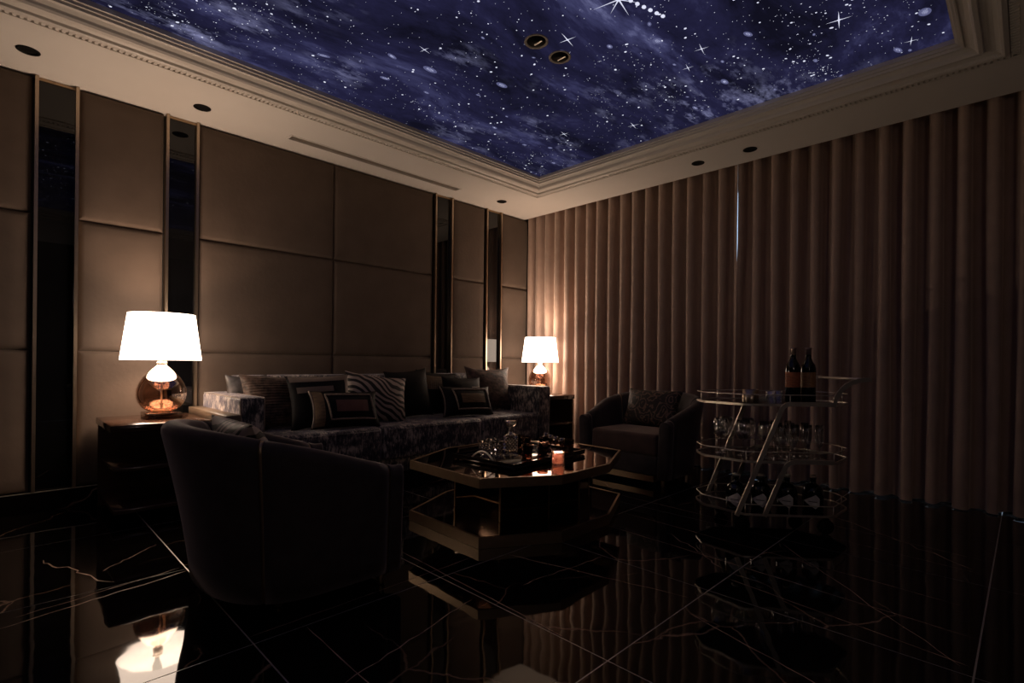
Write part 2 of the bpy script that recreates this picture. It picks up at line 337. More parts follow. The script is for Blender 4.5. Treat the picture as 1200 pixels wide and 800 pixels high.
def sky_mat():
    m, nt, N, L, B = newmat('backlit_star_print'); N.remove(B); out = N['Material Output']
    tc = N.new('ShaderNodeTexCoord'); mp = N.new('ShaderNodeMapping'); mp.inputs['Rotation'].default_value = (0, 0, radians(14)); mp.inputs['Scale'].default_value = (0.55, 1.25, 1)
    L.new(tc.outputs['Object'], mp.inputs[0])
    n1 = N.new('ShaderNodeTexNoise'); n1.inputs['Scale'].default_value = 1.7; n1.inputs['Detail'].default_value = 9; n1.inputs['Roughness'].default_value = 0.66; n1.inputs['Distortion'].default_value = 0.35; L.new(mp.outputs[0], n1.inputs[0])
    r1 = N.new('ShaderNodeValToRGB'); e = r1.color_ramp.elements
    e[0].position = 0.38; e[0].color = (0.0055, 0.0052, 0.013, 1); e[1].position = 0.54; e[1].color = (0.0155, 0.0148, 0.046, 1)
    x = r1.color_ramp.elements.new(0.64); x.color = (0.045, 0.046, 0.118, 1); x = r1.color_ramp.elements.new(0.78); x.color = (0.22, 0.23, 0.43, 1)
    L.new(n1.outputs[0], r1.inputs[0])
    # warm grey clearing near the middle of the print
    gr = N.new('ShaderNodeVectorMath'); gr.operation = 'DISTANCE'; gr.inputs[1].default_value = (-2.1, -2.35, 0); L.new(tc.outputs['Object'], gr.inputs[0])
    n2 = N.new('ShaderNodeTexNoise'); n2.inputs['Scale'].default_value = 1.9; n2.inputs['Detail'].default_value = 3; L.new(tc.outputs['Object'], n2.inputs[0])
    ad = N.new('ShaderNodeMath'); ad.operation = 'MULTIPLY_ADD'; ad.inputs[1].default_value = 1.6; L.new(n2.outputs[0], ad.inputs[0]); L.new(gr.outputs['Value'], ad.inputs[2])
    mr = N.new('ShaderNodeMapRange'); mr.inputs['From Min'].default_value = 1.25; mr.inputs['From Max'].default_value = 2.05; mr.inputs['To Min'].default_value = 0.95; mr.inputs['To Max'].default_value = 0.0; L.new(ad.outputs[0], mr.inputs[0])
    r2 = N.new('ShaderNodeValToRGB'); r2.color_ramp.elements[0].position = 0.35; r2.color_ramp.elements[0].color = (0.010, 0.0075, 0.0080, 1); r2.color_ramp.elements[1].position = 0.75; r2.color_ramp.elements[1].color = (0.105, 0.105, 0.165, 1); x2 = r2.color_ramp.elements.new(0.54); x2.color = (0.026, 0.022, 0.027, 1); L.new(n1.outputs[0], r2.inputs[0])
    mx = N.new('ShaderNodeMix'); mx.data_type = 'RGBA'; L.new(mr.outputs[0], mx.inputs['Factor']); L.new(r1.outputs[0], mx.inputs['A']); L.new(r2.outputs[0], mx.inputs['B'])
    # bright star dust in clumps
    n4 = N.new('ShaderNodeTexNoise'); n4.inputs['Scale'].default_value = 6.5; n4.inputs['Detail'].default_value = 7; n4.inputs['Roughness'].default_value = 0.7; L.new(mp.outputs[0], n4.inputs[0])
    r4 = N.new('ShaderNodeValToRGB'); r4.color_ramp.elements[0].position = 0.50; r4.color_ramp.elements[1].position = 0.78; L.new(n4.outputs[0], r4.inputs[0])
    n5 = N.new('ShaderNodeTexNoise'); n5.inputs['Scale'].default_value = 1.25; n5.inputs['Detail'].default_value = 2; of = N.new('ShaderNodeVectorMath'); of.operation = 'ADD'; of.inputs[1].default_value = (3.7, 1.9, 0); L.new(tc.outputs['Object'], of.inputs[0]); L.new(of.outputs[0], n5.inputs[0])
    r5 = N.new('ShaderNodeValToRGB'); r5.color_ramp.elements[0].position = 0.51; r5.color_ramp.elements[1].position = 0.74; L.new(n5.outputs[0], r5.inputs[0])
    mu = N.new('ShaderNodeMath'); mu.operation = 'MULTIPLY'; L.new(r4.outputs[0], mu.inputs[0]); L.new(r5.outputs[0], mu.inputs[1])
    mx2 = N.new('ShaderNodeMix'); mx2.data_type = 'RGBA'; mx2.inputs['B'].default_value = (0.33, 0.34, 0.60, 1); L.new(mu.outputs[0], mx2.inputs['Factor']); L.new(mx.outputs['Result'], mx2.inputs['A'])
    em = N.new('ShaderNodeEmission'); em.inputs[1].default_value = SKY_E; L.new(mx2.outputs['Result'], em.inputs[0])
    L.new(em.outputs[0], out.inputs[0]); return m
M['sky'] = sky_mat()

# ================================================================== the room
H = 2.8; XW, YW = -6.7, -6.3
def struct(name, mb, mat, parent=None, loc=(0, 0, 0)):
    o = obj(name, mb, mat, parent, loc)
    if parent is None: o['kind'] = 'structure'
    return o
floor = struct('floor', MB().box(XW, 0.45, YW, 0.2, -0.12, -0.0012), M['grout'])
gx = [-6.7, -5.72, -4.90, -4.07, -3.26, -2.49, -1.53, -0.68, 0.45]
gy = [-6.3, -5.25, -4.375, -3.505, -2.585, -1.68, -0.805, 0.2]
for i in range(len(gx) - 1):
    for j in range(len(gy) - 1):
        g = 0.0028; a, b = gx[i] + g, gx[i + 1] - g; c, d = gy[j] + g, gy[j + 1] - g
        obj('floor_tile', MB().box(-(b - a) / 2, (b - a) / 2, -(d - c) / 2, (d - c) / 2, -0.02, 0), M['marble'], floor, ((a + b) / 2, (c + d) / 2, 0))
# long straight veins running through the slabs (inlaid flush, a hair proud)
def vein(pts, w):
    mb = MB(); vs = []; fs = []
    for k, (x, y) in enumerate(pts):
        a = pts[max(0, k - 1)]; b = pts[min(len(pts) - 1, k + 1)]; d = Vector((b[0] - a[0], b[1] - a[1])).normalized(); ww = w * (0.5 + 0.7 * rnd.random())
        if k in (0, len(pts) - 1): ww *= 0.2
        vs += [(x - d.y * ww, y + d.x * ww, 0.0004), (x + d.y * ww, y - d.x * ww, 0.0004)]
    fs = [(2 * k, 2 * k + 2, 2 * k + 3, 2 * k + 1) for k in range(len(pts) - 1)]
    mb.add(vs, [f[::-1] for f in fs]); o = obj('marble_vein', mb, M['vein'], floor)
def vl(p, q, w=0.003, n=14, jit=0.006):
    vein([(p[0] + (q[0] - p[0]) * k / n + rnd.uniform(-jit, jit), p[1] + (q[1] - p[1]) * k / n + rnd.uniform(-jit, jit)) for k in range(n + 1)], w)
vl((-4.70, -1.84), (-4.07, -1.71), 0.0035); vl((-4.66, -1.77), (-4.1, -1.65), 0.002); vl((-4.07, -2.53), (-3.0, -2.50), 0.002, jit=.003)
vl((-2.05, -2.60), (-2.17, -4.36), 0.002, jit=.003); vl((-1.75, -2.6), (-1.86, -4.3), 0.0015, jit=.003); vl((-3.21, -2.17), (-3.25, -3.3), 0.0025, jit=.002)
vl((-3.89, -2.60), (-3.90, -3.49), 0.002, jit=.003); vl((-3.95, -3.01), (-3.3, -2.85), 0.0025); vl((-2.83, -2.60), (-2.62, -3.48), 0.002); vl((-1.37, -2.28), (-1.42, -3.3), 0.0015, jit=.003)
vl((-1.60, -3.52), (-2.44, -4.34), 0.002, jit=.012); vl((-2.75, -3.55), (-2.98, -4.33), 0.0022); vl((-1.9, -3.0), (-2.2, -3.45), 0.0022, jit=.012); vl((-0.75, -3.55), (-1.3, -4.30), 0.004, jit=.02)
vl((-1.28, -3.54), (-1.36, -4.36), 0.0015, jit=.002); vl((-1.0, -3.54), (-1.12, -4.36), 0.0015, jit=.002); vl((-4.55, -1.1), (-4.35, -1.62), 0.0035, jit=.015); vl((-4.36, -1.45), (-4.1, -1.2), 0.002)
vl((-2.3, -3.51), (-2.42, -4.36), 0.0018, jit=.002); vl((-3.05, -2.9), (-2.5, -2.95), 0.002)

# left wall: dark core that carries padded panels, black mirror strips, metal trims
wall_left = struct('wall_left', MB().box(XW, 0.3, 0.06, 0.22, 0, H + 0.3), M['wallcore'])
def panel(x0, x1, z0, z1):
    g = 0.0012; w, h = x1 - x0 - 2 * g, z1 - z0 - 2 * g; be = 0.032; dp = 0.024
    mb = MB()
    def fn(u, v):
        # pillow edge: quick rise in the outer 3.5 cm
        ex = min(u, 1 - u) * w; ez = min(v, 1 - v) * h
        k = min(ex, ez); t = min(1.0, k / be); y = -dp * (1 - (1 - t) ** 2) - 0.006 * min(1, k / 0.25)
        return (-w / 2 + u * w, y, -h / 2 + v * h)
    us = [0, .25 * be / w, .5 * be / w, be / w, 3 * be / w, .3, .5, .7, 1 - 3 * be / w, 1 - be / w, 1 - .5 * be / w, 1 - .25 * be / w, 1]
    vs_ = [0, .25 * be / h, .5 * be / h, be / h, 3 * be / h, .3, .5, .7, 1 - 3 * be / h, 1 - be / h, 1 - .5 * be / h, 1 - .25 * be / h, 1]
    us = sorted(us); vs_ = sorted(vs_); n = len(us)
    mb.add([fn(u, v) for v in vs_ for u in us], [(j * n + i, j * n + i + 1, (j + 1) * n + i + 1, (j + 1) * n + i) for j in range(len(vs_) - 1) for i in range(n - 1)], True)
    mb.box(-w / 2, w / 2, 0.0005, 0.024, -h / 2, h / 2)
    obj('wall_panel', mb, M['suede'], wall_left, ((x0 + x1) / 2, 0.036, (z0 + z1) / 2))
rows = [(0.131, 1.043), (1.043, 1.921), (1.921, H - 0.004)]
colsx = [(XW + 0.1, -5.68), (-5.68, -4.567), (-4.332, -3.855), (-3.627, -2.535), (-2.535, -1.420), (-1.160, -0.678), (-0.410, 0.055)]
for a, b in colsx:
    for z0, z1 in rows: panel(a, b, z0, z1)
strips = [(-4.555, -4.337), (-3.845, -3.632), (-1.408, -1.168), (-0.668, -0.418)]
tw = 0.018
for a, b in strips:
    obj('mirror_strip', MB().box(-(b - a) / 2 + tw, (b - a) / 2 - tw, 0, 0.03, 0.131, H - 0.02), M['mirror'], wall_left, ((a + b) / 2, 0.028, 0))
    for x in (a + tw / 2, b - tw / 2):
        obj('metal_trim', MB().box(-tw / 2, tw / 2, 0, 0.07, 0.131, H - 0.004), M['brass'], wall_left, (x, -0.008, 0))
    obj('metal_trim', MB().box(-(b - a) / 2 + tw, (b - a) / 2 - tw, 0, 0.02, H - 0.02, H - 0.004), M['brass_dark'], wall_left, ((a + b) / 2, 0.02, 0))
bb = struct('baseboard_left', MB().box(XW, 0.1, -0.010, 0.055, 0.001, 0.1265), M['marble'])
obj('edge_strip', MB().box(XW, 0.02, -0.0115, 0.010, 0.1268, 0.1300), M['steel'], bb)
# right wall behind the curtain: a glazed opening
wr = MB(); X0, X1 = 0.32, 0.45; wy0, wy1, wz0, wz1 = -5.4, -0.5, 0.03, 2.74
wr.box(X0, X1, YW, wy0, 0, H + 0.3); wr.box(X0, X1, wy1, 0.22, 0, H + 0.3); wr.box(X0, X1, wy0, wy1, wz1, H + 0.3); wr.box(X0, X1, wy0, wy1, 0, wz0)
struct('wall_right', wr, M['rearwall'])
wn = MB(); nb = 4
wn.box(0.36, 0.41, wy0, wy1, wz0, wz0 + .06); wn.box(0.36, 0.41, wy0, wy1, wz1 - .06, wz1)
for k in range(nb + 1):
    yy = wy0 + (wy1 - wy0) * k / nb; wn.box(0.36, 0.41, max(wy0, yy - .03), min(wy1, yy + .03), wz0 + .06, wz1 - .06)
win = struct('window_1', wn, M['blackgloss'])
for k in range(nb):
    ya = wy0 + (wy1 - wy0) * k / nb + .03; yb = wy0 + (wy1 - wy0) * (k + 1) / nb - .03
    obj('pane', MB().box(0.38, 0.386, ya, yb, wz0 + .06, wz1 - .06), M['window_glass'], win)
struct('wall_back', MB().box(XW, 0.45, YW - .12, YW, 0, H + 0.3), M['rearwall'])
struct('wall_front', MB().box(XW - .12, XW, YW - .12, 0.22, 0, H + 0.3), M['rearwall'])
# ceiling ring with a rectangular recess; real holes for the spots and the air slot
ox0, ox1, oy0, oy1 = -6.25, -0.55, -4.47, -0.69
cb = bmesh.new()
def bmbox(bm, x0, x1, y0, y1, z0, z1):
    r = bmesh.ops.create_cube(bm, size=1)
    for v in r['verts']: v.co = Vector(((x0 + x1) / 2 + v.co.x * (x1 - x0), (y0 + y1) / 2 + v.co.y * (y1 - y0), (z0 + z1) / 2 + v.co.z * (z1 - z0)))
outer = [(XW, YW), (0, YW), (0, 0.06), (XW, 0.06)]; inner = [(ox0, oy0), (ox1, oy0), (ox1, oy1), (ox0, oy1)]
vb = [cb.verts.new((x, y, H)) for x, y in outer]; vi = [cb.verts.new((x, y, H)) for x, y in inner]
vt = [cb.verts.new((x, y, H + .14)) for x, y in outer]; vit = [cb.verts.new((x, y, H + .14)) for x, y in inner]
for k in range(4):
    l = (k + 1) % 4
    cb.faces.new((vb[k], vi[k], vi[l], vb[l])); cb.faces.new((vt[k], vt[l], vit[l], vit[k]))
    cb.faces.new((vb[k], vb[l], vt[l], vt[k])); cb.faces.new((vi[k], vit[k], vit[l], vi[l]))
bmesh.ops.recalc_face_normals(cb, faces=cb.faces)
me = bpy.data.meshes.new('ceiling'); cb.to_mesh(me); cb.free(); me.materials.append(M['plaster'])
ceiling = bpy.data.objects.new('ceiling', me); COL.objects.link(ceiling); ceiling['kind'] = 'structure'
SPOTS = [(-4.598, -.318), (-3.685, -.287), (-.719, -.303), (-.277, -2.386), (-.261, -2.832)]
VENT = (-3.05, -1.31, -.295, -.215)
cut = MB()
for x, y in SPOTS: cut.lathe([(0.047, H - .05), (0.047, H + .09)], 28, (x, y, 0), smooth=False)
cut.box(VENT[0], VENT[1], VENT[2], VENT[3], H - .05, H + .08)
co = obj('cutter', cut, None); md = ceiling.modifiers.new('b', 'BOOLEAN'); md.operation = 'DIFFERENCE'; md.object = co; md.solver = 'EXACT'
bpy.context.view_layer.update()
nm = bpy.data.meshes.new_from_object(ceiling.evaluated_get(bpy.context.evaluated_depsgraph_get()))
ceiling.modifiers.clear(); ceiling.data = nm; nm.name = 'ceiling'; bpy.data.objects.remove(co, do_unlink=True)
obj('ceiling_slab', MB().box(XW, 0.45, YW, 0.22, H + .145, H + .30), M['plaster'], ceiling)
# cornice around the recess
prof = [(0.0, 0.0), (0.0, -.012), (.018, -.014), (.020, -.002), (.062, -.002), (.064, -.016), (.085, -.022), (.098, -.016), (.102, -.002), (.120, .004), (.150, .006), (.168, .000), (.172, -.010), (.190, -.012),
        (.200, -.002), (.206, .012), (.225, .026), (.246, .030), (.250, .022), (.258, .022), (.262, .036), (.274, .036), (.278, .050), (.288, .052), (.290, .085)]
mb = MB(); n = len(prof)
def loop(d): return [(ox0 + d, oy0 + d), (ox1 - d, oy0 + d), (ox1 - d, oy1 - d), (ox0 + d, oy1 - d)]
for k in range(4):
    l = (k + 1) % 4; vs = []
    for d, z in prof:
        c = loop(d); vs += [(c[k][0], c[k][1], H + z), (c[l][0], c[l][1], H + z)]
    mb.add(vs, [(2 * i, 2 * i + 1, 2 * i + 3, 2 * i + 2)[::-1] for i in range(n - 1)], False)
trim = struct('trim_1', mb, M['cornice'])
dm = MB()
for a0, a1, fix, ax in ((ox0 + .03, ox1 - .03, oy1 - .041, 0), (ox0 + .03, ox1 - .03, oy0 + .041, 0), (oy0 + .03, oy1 - .03, ox1 - .041, 1), (oy0 + .03, oy1 - .03, ox0 + .041, 1)):
    nn = int((a1 - a0) / .028)
    for k in range(nn):
        t = a0 + (k + .5) * (a1 - a0) / nn
        if ax == 0: dm.box(t - .008, t + .008, fix - .019, fix + .019, H - .013, H - .001)
        else: dm.box(fix - .019, fix + .019, t - .008, t + .008, H - .013, H - .001)
tag(obj('dentil_band', dm, M['cornice'], trim), kind='stuff')
# backlit printed star panel
sky = obj('star_ceiling_panel', MB().box(ox0 + .27, ox1 - .27, oy0 + .27, oy1 - .27, H + .078, H + .10), M['sky'])
tag(sky, 'large backlit ceiling panel printed with a blue starry night sky', 'ceiling panel')
sx0, sx1, sy0, sy1 = ox0 + .30, ox1 - .30, oy0 + .30, oy1 - .30; sz = H + .0765
st = MB()
def disc(mb, x, y, rx, ry, rot=0, n=7, z=sz):
    vs = [(x + rx * cos(2 * pi * k / n) * cos(rot) - ry * sin(2 * pi * k / n) * sin(rot), y + rx * cos(2 * pi * k / n) * sin(rot) + ry * sin(2 * pi * k / n) * cos(rot), z) for k in range(n)]
    mb.add(vs, [list(range(n))[::-1]])
centres = [(rnd.uniform(sx0, sx1), rnd.uniform(sy0, sy1), rnd.uniform(.06, .28)) for _ in range(46)]
for k in range(4600):
    if rnd.random() < .45:
        c = rnd.choice(centres); x, y = rnd.gauss(c[0], c[2] * 1.3), rnd.gauss(c[1], c[2] * .7)
    else: x, y = rnd.uniform(sx0, sx1), rnd.uniform(sy0, sy1)
    if not (sx0 < x < sx1 and sy0 < y < sy1): continue
    r = min(.0075, .00125 * (1 - rnd.random()) ** -.50); disc(st, x, y, r * rnd.uniform(1, 1.5), r, rnd.uniform(0, pi), 6)
SP = [(-2.374, -2.58, .075), (-1.169, -2.272, .065), (-1.427, -1.78, .06), (-1.481, -3.749, .085), (-.985, -4.0, .05), (-2.45, -2.98, .15), (-2.9, -1.9, .05), (-1.75, -3.1, .06), (-1.62, -2.95, .05)]
def spark(mb, x, y, L, rays=4, w=.05, a0=.2):
    for k in range(rays):
        a = a0 + 2 * pi * k / rays; d = Vector((cos(a), sin(a))); q = Vector((-d.y, d.x)) * L * w
        ll = L * (1 if k % 2 == 0 else .75)
        mb.add([(x + q.x, y + q.y, sz), (x + d.x * ll, y + d.y * ll, sz), (x - q.x, y - q.y, sz)], [(0, 1, 2)]); 
    disc(mb, x, y, L * .10, L * .10, 0, 8)
for x, y, L in SP: spark(st, x, y, L, 8 if L > .14 else 4, .03 if L > .14 else .045)
for k in range(6): disc(st, -2.40 + .045 * k, -3.02 - .012 * k, .017, .012, .3)  # row of lights mirrored in the ceiling, painted in as glowing discs
tag(obj('stars_and_mirrored_lights', st, M['star'], sky), kind='stuff')
gb = MB(); gd = MB()
for x, y, rx, ry in [(-1.24, -4.09, .035, .024), (-.93, -3.93, .035, .014), (-1.02, -1.32, .022, .013), (-1.30, -1.52, .02, .014), (-1.5, -1.4, .02, .012), (-1.9, -1.45, .022, .012), (-2.3, -1.95, .04, .02), (-2.75, -1.75, .045, .022), (-2.9, -1.45, .03, .014), (-3.3, -1.4, .035, .013), (-2.0, -2.95, .03, .022), (-1.7, -3.35, .03, .014), (-1.3, -3.05, .035, .016), (-1.1, -2.75, .028, .012), (-2.15, -2.72, .02, .013), (-3.0, -1.7, .03, .014), (-2.6, -1.5, .02, .01), (-1.15, -3.55, .02, .01)]:
    a_ = rnd.uniform(-.4, .4); disc(gb, x, y, rx * .62, ry * .55, a_, 12); disc(gd, x, y, rx * 1.15, ry * 1.15, a_, 14, sz + .0003); disc(gd, x, y, rx * .85, ry * .8, a_, 14, sz)
for k in range(40):
    r = rnd.uniform(.004, .009); x, y, a_ = rnd.uniform(sx0, sx1), rnd.uniform(sy0, sy1), rnd.uniform(-.5, .5); disc(gb, x, y, r * 1.2, r * .6, a_, 8); disc(gd, x, y, r * 2.2, r * 1.2, a_, 10)
tag(obj('printed_glow', gb, M['glowblob'], sky), kind='stuff'); tag(obj('printed_haze', gd, M['haze'], sky), kind='stuff')
# recessed spots
def spot(x, y, z, r, label, depth=.08, ring=None):
    t = thing('recessed_downlight', label, 'ceiling light', (x, y, z), 0, 'recessed ceiling spots')
    obj('trim_ring', MB().lathe([(r - .001, .002), (r + .008, .0005), (r + .009, -.0035), (r, -.005), (r - .006, -.002), (r - .006, .012)], 28, closed=False), ring or M['black'], t)
    if depth > 0:
        obj('housing', MB().lathe([(r - .007, .010), (r - .012, depth), (0, depth)], 24), M['black'], t)
        obj('lens', MB().lathe([(0.0, depth - .030), (.018, depth - .032), (.020, depth - .004), (0, depth - .003)], 16), M['steel'], t)
        return t
    obj('housing', MB().lathe([(r - .006, -.001), (r * .6, .004), (0, .006)], 24), M['black'], t)
    obj('lens', MB().box(.012, .020, -.03, .03, -.004, .0), M['steel'], t)
    return t
lbl = ['recessed black spot in the pale ceiling border, leftmost above the wall panels', 'recessed black spot in the ceiling border above the lit lamp on the left', 'recessed black spot in the ceiling border near the far corner of room',
       'recessed spot in ceiling border above curtain, nearer the far corner', 'recessed spot in ceiling border above curtain where the two curtains meet']
for (x, y), lb in zip(SPOTS, lbl): spot(x, y, H, .0465, lb)
spot(-2.49, -2.44, H + .077, .062, 'round black spot in the star ceiling, left one of the pair', 0, M['ventgrey'])
spot(-2.275, -2.44, H + .077, .060, 'round black spot in the star ceiling, right one of the pair', 0, M['ventgrey'])
v = thing('air_vent', 'long slim linear air vent set in ceiling border above sofa wall', 'vent', ((VENT[0] + VENT[1]) / 2, (VENT[2] + VENT[3]) / 2, H))
vl_, vw = VENT[1] - VENT[0], VENT[3] - VENT[2]
fm = MB(); hw = vw / 2; hl = vl_ / 2
fm.box(-hl - .012, hl + .012, hw - .002, hw + .012, -.004, 0); fm.box(-hl - .012, hl + .012, -hw - .012, -hw + .002, -.004, 0); fm.box(hl - .002, hl + .012, -hw, hw, -.004, 0); fm.box(-hl - .012, -hl + .002, -hw, hw, -.004, 0)
obj('frame', fm, M['plaster'], v)
obj('duct', MB().box(-hl + .004, hl - .004, -hw + .003, hw - .003, .045, .06), M['ventgrey'], v)
for k in range(3):
    yk = -hw + vw * (k + 1) / 4
    obj('louver', MB().box(-hl + .003, hl - .003, -.0012, .0012, .006, .024, Matrix.Translation((0, yk, 0)) @ Matrix.Rotation(radians(-35), 4, 'X')), M['ventgrey'], v)

# ================================================================== curtains
def curtain(y_start, nf, pitch, label, seed, z0=0.013, z1=2.93, A=.070, flare_first=0.0):
    r = random.Random(seed); per = 18; nu = nf * per; nv = 14
    amp = [r.uniform(.85, 1.12) for _ in range(nf + 2)]; sh = [r.uniform(-.012, .012) for _ in range(nf + 2)]; ph = [r.uniform(0, 6.28) for _ in range(nf + 2)]
    def fn(u, v):
        s = u * nf; k = int(min(s, nf - 1e-6)); fr = s - k; b = fr
        a_ = amp[k] * (1 - b) + amp[k + 1] * b; d_ = sh[k] * (1 - b) + sh[k + 1] * b; p_ = ph[k] * (1 - b) + ph[k + 1] * b
        z = z0 + (z1 - z0) * v; w = (1 - v)
        aa = A * a_ * (1 - .10 * w + .12 * w * sin(p_ + 3 * v))
        th = 2 * pi * s
        x = .082 - aa * cos(th) + .006 * w * sin(p_ + 5 * v)
        y = y_start - pitch * s - .0125 * sin(2 * th) * a_ + min(1, s) * (d_ * w * .8 + .010 * w * sin(p_ * 2 + 4 * v))
        y += flare_first * min(1.0, max(0.0, (.72 - v) / .5)) * max(0.0, 1 - s / 1.2)
        return (x, y, z + (.006 * sin(p_) * w))
    return tag(obj('curtain', MB().grid(fn, nu, nv, True), M['curtain']), label, 'curtain', 'pleated velvet curtains')
curtain(-.02, 17, .1533, 'pleated taupe velvet curtain hanging from the far corner behind the lamp', 3)
curtain(-2.630, 23, .1540, 'pleated taupe velvet curtain hanging at the right behind the bar cart', 5, flare_first=.045)
obj('rail', MB().box(.06, .10, -6.25, -.01, 2.935, 2.96), M['steel'])
tag(bpy.data.objects['rail'], kind='structure'); bpy.data.objects['rail'].name = 'trim_2'

# ================================================================== side tables
def side_table(loc, w, d, h, label, shelves=(.06, .31), back=True):
    t = thing('side_table', label, 'side table', loc, 0, 'walnut side tables by the sofa')
    obj('tabletop', MB().rbox(-w / 2, w / 2, -d / 2, d / 2, h - .045, h, .004, 1), M['wood'], t)
    for z in shelves: obj('shelf', MB().rbox(-w / 2 + .02, w / 2 - .02, -d / 2 + .02, d / 2 - .022, z, z + .028, .003, 1), M['wood'], t)
    obj('back_panel', MB().box(-w / 2 + .01, w / 2 - .01, d / 2 - .02, d / 2, .0, h - .045), M['wood'], t)
    obj('side_panel', MB().box(w / 2 - .028, w / 2 - .004, -d / 2 + .02, d / 2 - .021, .0, h - .045), M['wood'], t)
    return t
ST1 = side_table((-3.975, -.375, 0), .53, .64, .595, 'dark walnut open side table with shelves at the left of sofa')
ST2 = side_table((-.312, -.475, 0), .42, .82, .637, 'dark walnut side table in the far corner beside right sofa arm')

# ================================================================== table lamps
def table_lamp(loc, label):
    t = thing('table_lamp', label, 'lamp', loc, 0, 'lit table lamps')
    obj('plinth', MB().rbox(-.10, .10, -.10, .10, 0, .040, .003, 1), M['plinth'], t)
    prof = [(0.0, .041), (.045, .042), (.080, .050), (.112, .075), (.134, .110), (.144, .150), (.142, .190), (.130, .230), (.108, .270), (.080, .305), (.050, .335), (.030, .352), (.024, .362)]
    obj('glass_body', MB().lathe(prof, 48), M['copper_glass'], t)
    inner = [(r * .93, z + .006) for r, z in prof[:-1]] + [(.020, .360)]
    obj('stem', MB().lathe([(.006, .045), (.006, .41)], 10), M['steel'], t)
    obj('base_disc', MB().lathe([(0, .046), (.05, .048), (.055, .054), (.02, .062), (0, .064)], 24), M['brass'], t)
    obj('neck', MB().lathe([(.018, .362), (.028, .366), (.030, .374), (.022, .380), (.024, .386), (.030, .392), (.026, .402), (.014, .408), (.014, .425), (0, .425)], 24), M['steel'], t)
    n = 48; z0, z1, r0, r1 = .390, .700, .232, .192; th = .003
    sh = MB().lathe([(r0, z0), (r1, z1), (r1 - th, z1), (r0 - th, z0)], n, closed=True)
    so = obj('shade', sh, M['shade'], t)
    bm_ = MB(); 
    for k in range(3):
        a = 2 * pi * k / 3; bm_.tube([(0, 0, .66), (cos(a) * (r1 - .004), sin(a) * (r1 - .004), .68)], .002, 6)
    obj('spider', bm_, M['steel'], so)
    obj('bulb', MB().lathe([(0, .430), (.013, .432), (.014, .450), (.028, .478), (.030, .500), (.020, .522), (0, .530)], 16), emit('bulb_glow', (1, .85, .65), 3.0), t)
    for nm_, en, zz, rr, rx in (('glow_up', LAMP_UP, .672, .185, pi), ('glow_down', LAMP_DN, .405, .215, 0)):
        ld = bpy.data.lights.new(nm_, 'AREA'); ld.shape = 'DISK'; ld.size = rr * 2; ld.energy = en; ld.color = LAMP_COL; ld.spread = radians(132)
        lo = bpy.data.objects.new(nm_, ld); COL.objects.link(lo); lo.parent = t; lo.location = (0, 0, zz); lo.rotation_euler = (rx, 0, 0)
    return t
TL = table_lamp((-3.925, -.35, .595), 'lit table lamp with copper glass base on the left side table')
dup(TL, (-.228, -.465, .637), 0.0, 'lit table lamp with copper glass base in the far corner by curtain').scale = (.93, .93, .93)

# added fill lamp, built as a sconce on the unseen rear wall
sc = thing('added_fill_lamp', 'small added fill lamp on the plain rear wall behind the viewpoint', 'lamp', (-5.6, YW, 1.75))
obj('back_plate', MB().rbox(-.05, .05, 0.001, .02, -.10, .10, .004, 1), M['brass'], sc)
obj('arm', MB().tube([(0, .02, -.03), (0, .07, -.05), (0, .10, -.04), (0, .11, -.01)], .008, 8), M['brass'], sc)
obj('shade', MB().lathe([(.040, -.02), (.065, .16), (.063, .16), (.038, -.02)], 28, (0, .11, 0), closed=True), M['shade'], sc)
sl = bpy.data.lights.new('added_fill_light', 'POINT'); sl.energy = FILL_W; sl.color = (1, .80, .78); sl.shadow_soft_size = .04
slo = bpy.data.objects.new('added_fill_light', sl); COL.objects.link(slo); slo.parent = sc; slo.location = (0, .11, .20)

# ================================================================== sofa
sofa = thing('sofa', 'long crushed velvet sofa with silver grey arms under the padded wall', 'sofa', (-2.07, -.48, 0))
sx = lambda x: x + 2.07
sy = lambda y: y + .48
obj('plinth_base', MB().box(sx(-3.56), sx(-.60), sy(-.82), sy(-.08), 0, .085), M['black'], sofa)
obj('frame', MB().rbox(sx(-3.44), sx(-.725), sy(-.845), sy(-.06), .086, .20, .01, 2), M['sofa'], sofa)
for x0, x1 in ((-3.605, -3.445), (-.720, -.550)):
    ar = obj('arm', MB().rbox(sx(x0), sx(x1), sy(-.905), sy(-.05), .086, .745, .022, 3), M['sofa'], sofa)
    pm = MB()
    for x in (x0 + .008, x1 - .008): pm.tube([(sx(x), sy(-.902), .09), (sx(x), sy(-.902), .735), (sx(x), sy(-.896), .742), (sx(x), sy(-.06), .742)], .004, 6)
    obj('piping', pm, M['taupe'], ar)
obj('backrest', MB().rbox(sx(-3.44), sx(-.725), sy(-.27), sy(-.05), .201, .872, .035, 3), M['sofa'], sofa)
for x0, x1 in ((-3.442, -2.553), (-2.549, -1.502), (-1.498, -.723)):
    ck = obj('seat_cushion', MB().rbox(sx(x0), sx(x1), sy(-.90), sy(-.275), .203, .472, .035, 3), M['sofa'], sofa)
    obj('piping', MB().tube([(sx(x0) + .03, sy(-.899), .445), (sx(x1) - .03, sy(-.899), .445)], .004, 6), M['sofa'], ck)
obj('side_ledge', MB().rbox(sx(-3.700), sx(-3.609), sy(-.955), sy(-.06), .570, .640, .004, 1), M['ledge'], sofa)
obj('side_board', MB().box(sx(-3.695), sx(-3.615), sy(-.93), sy(-.07), 0, .569), M['wood'], sofa)

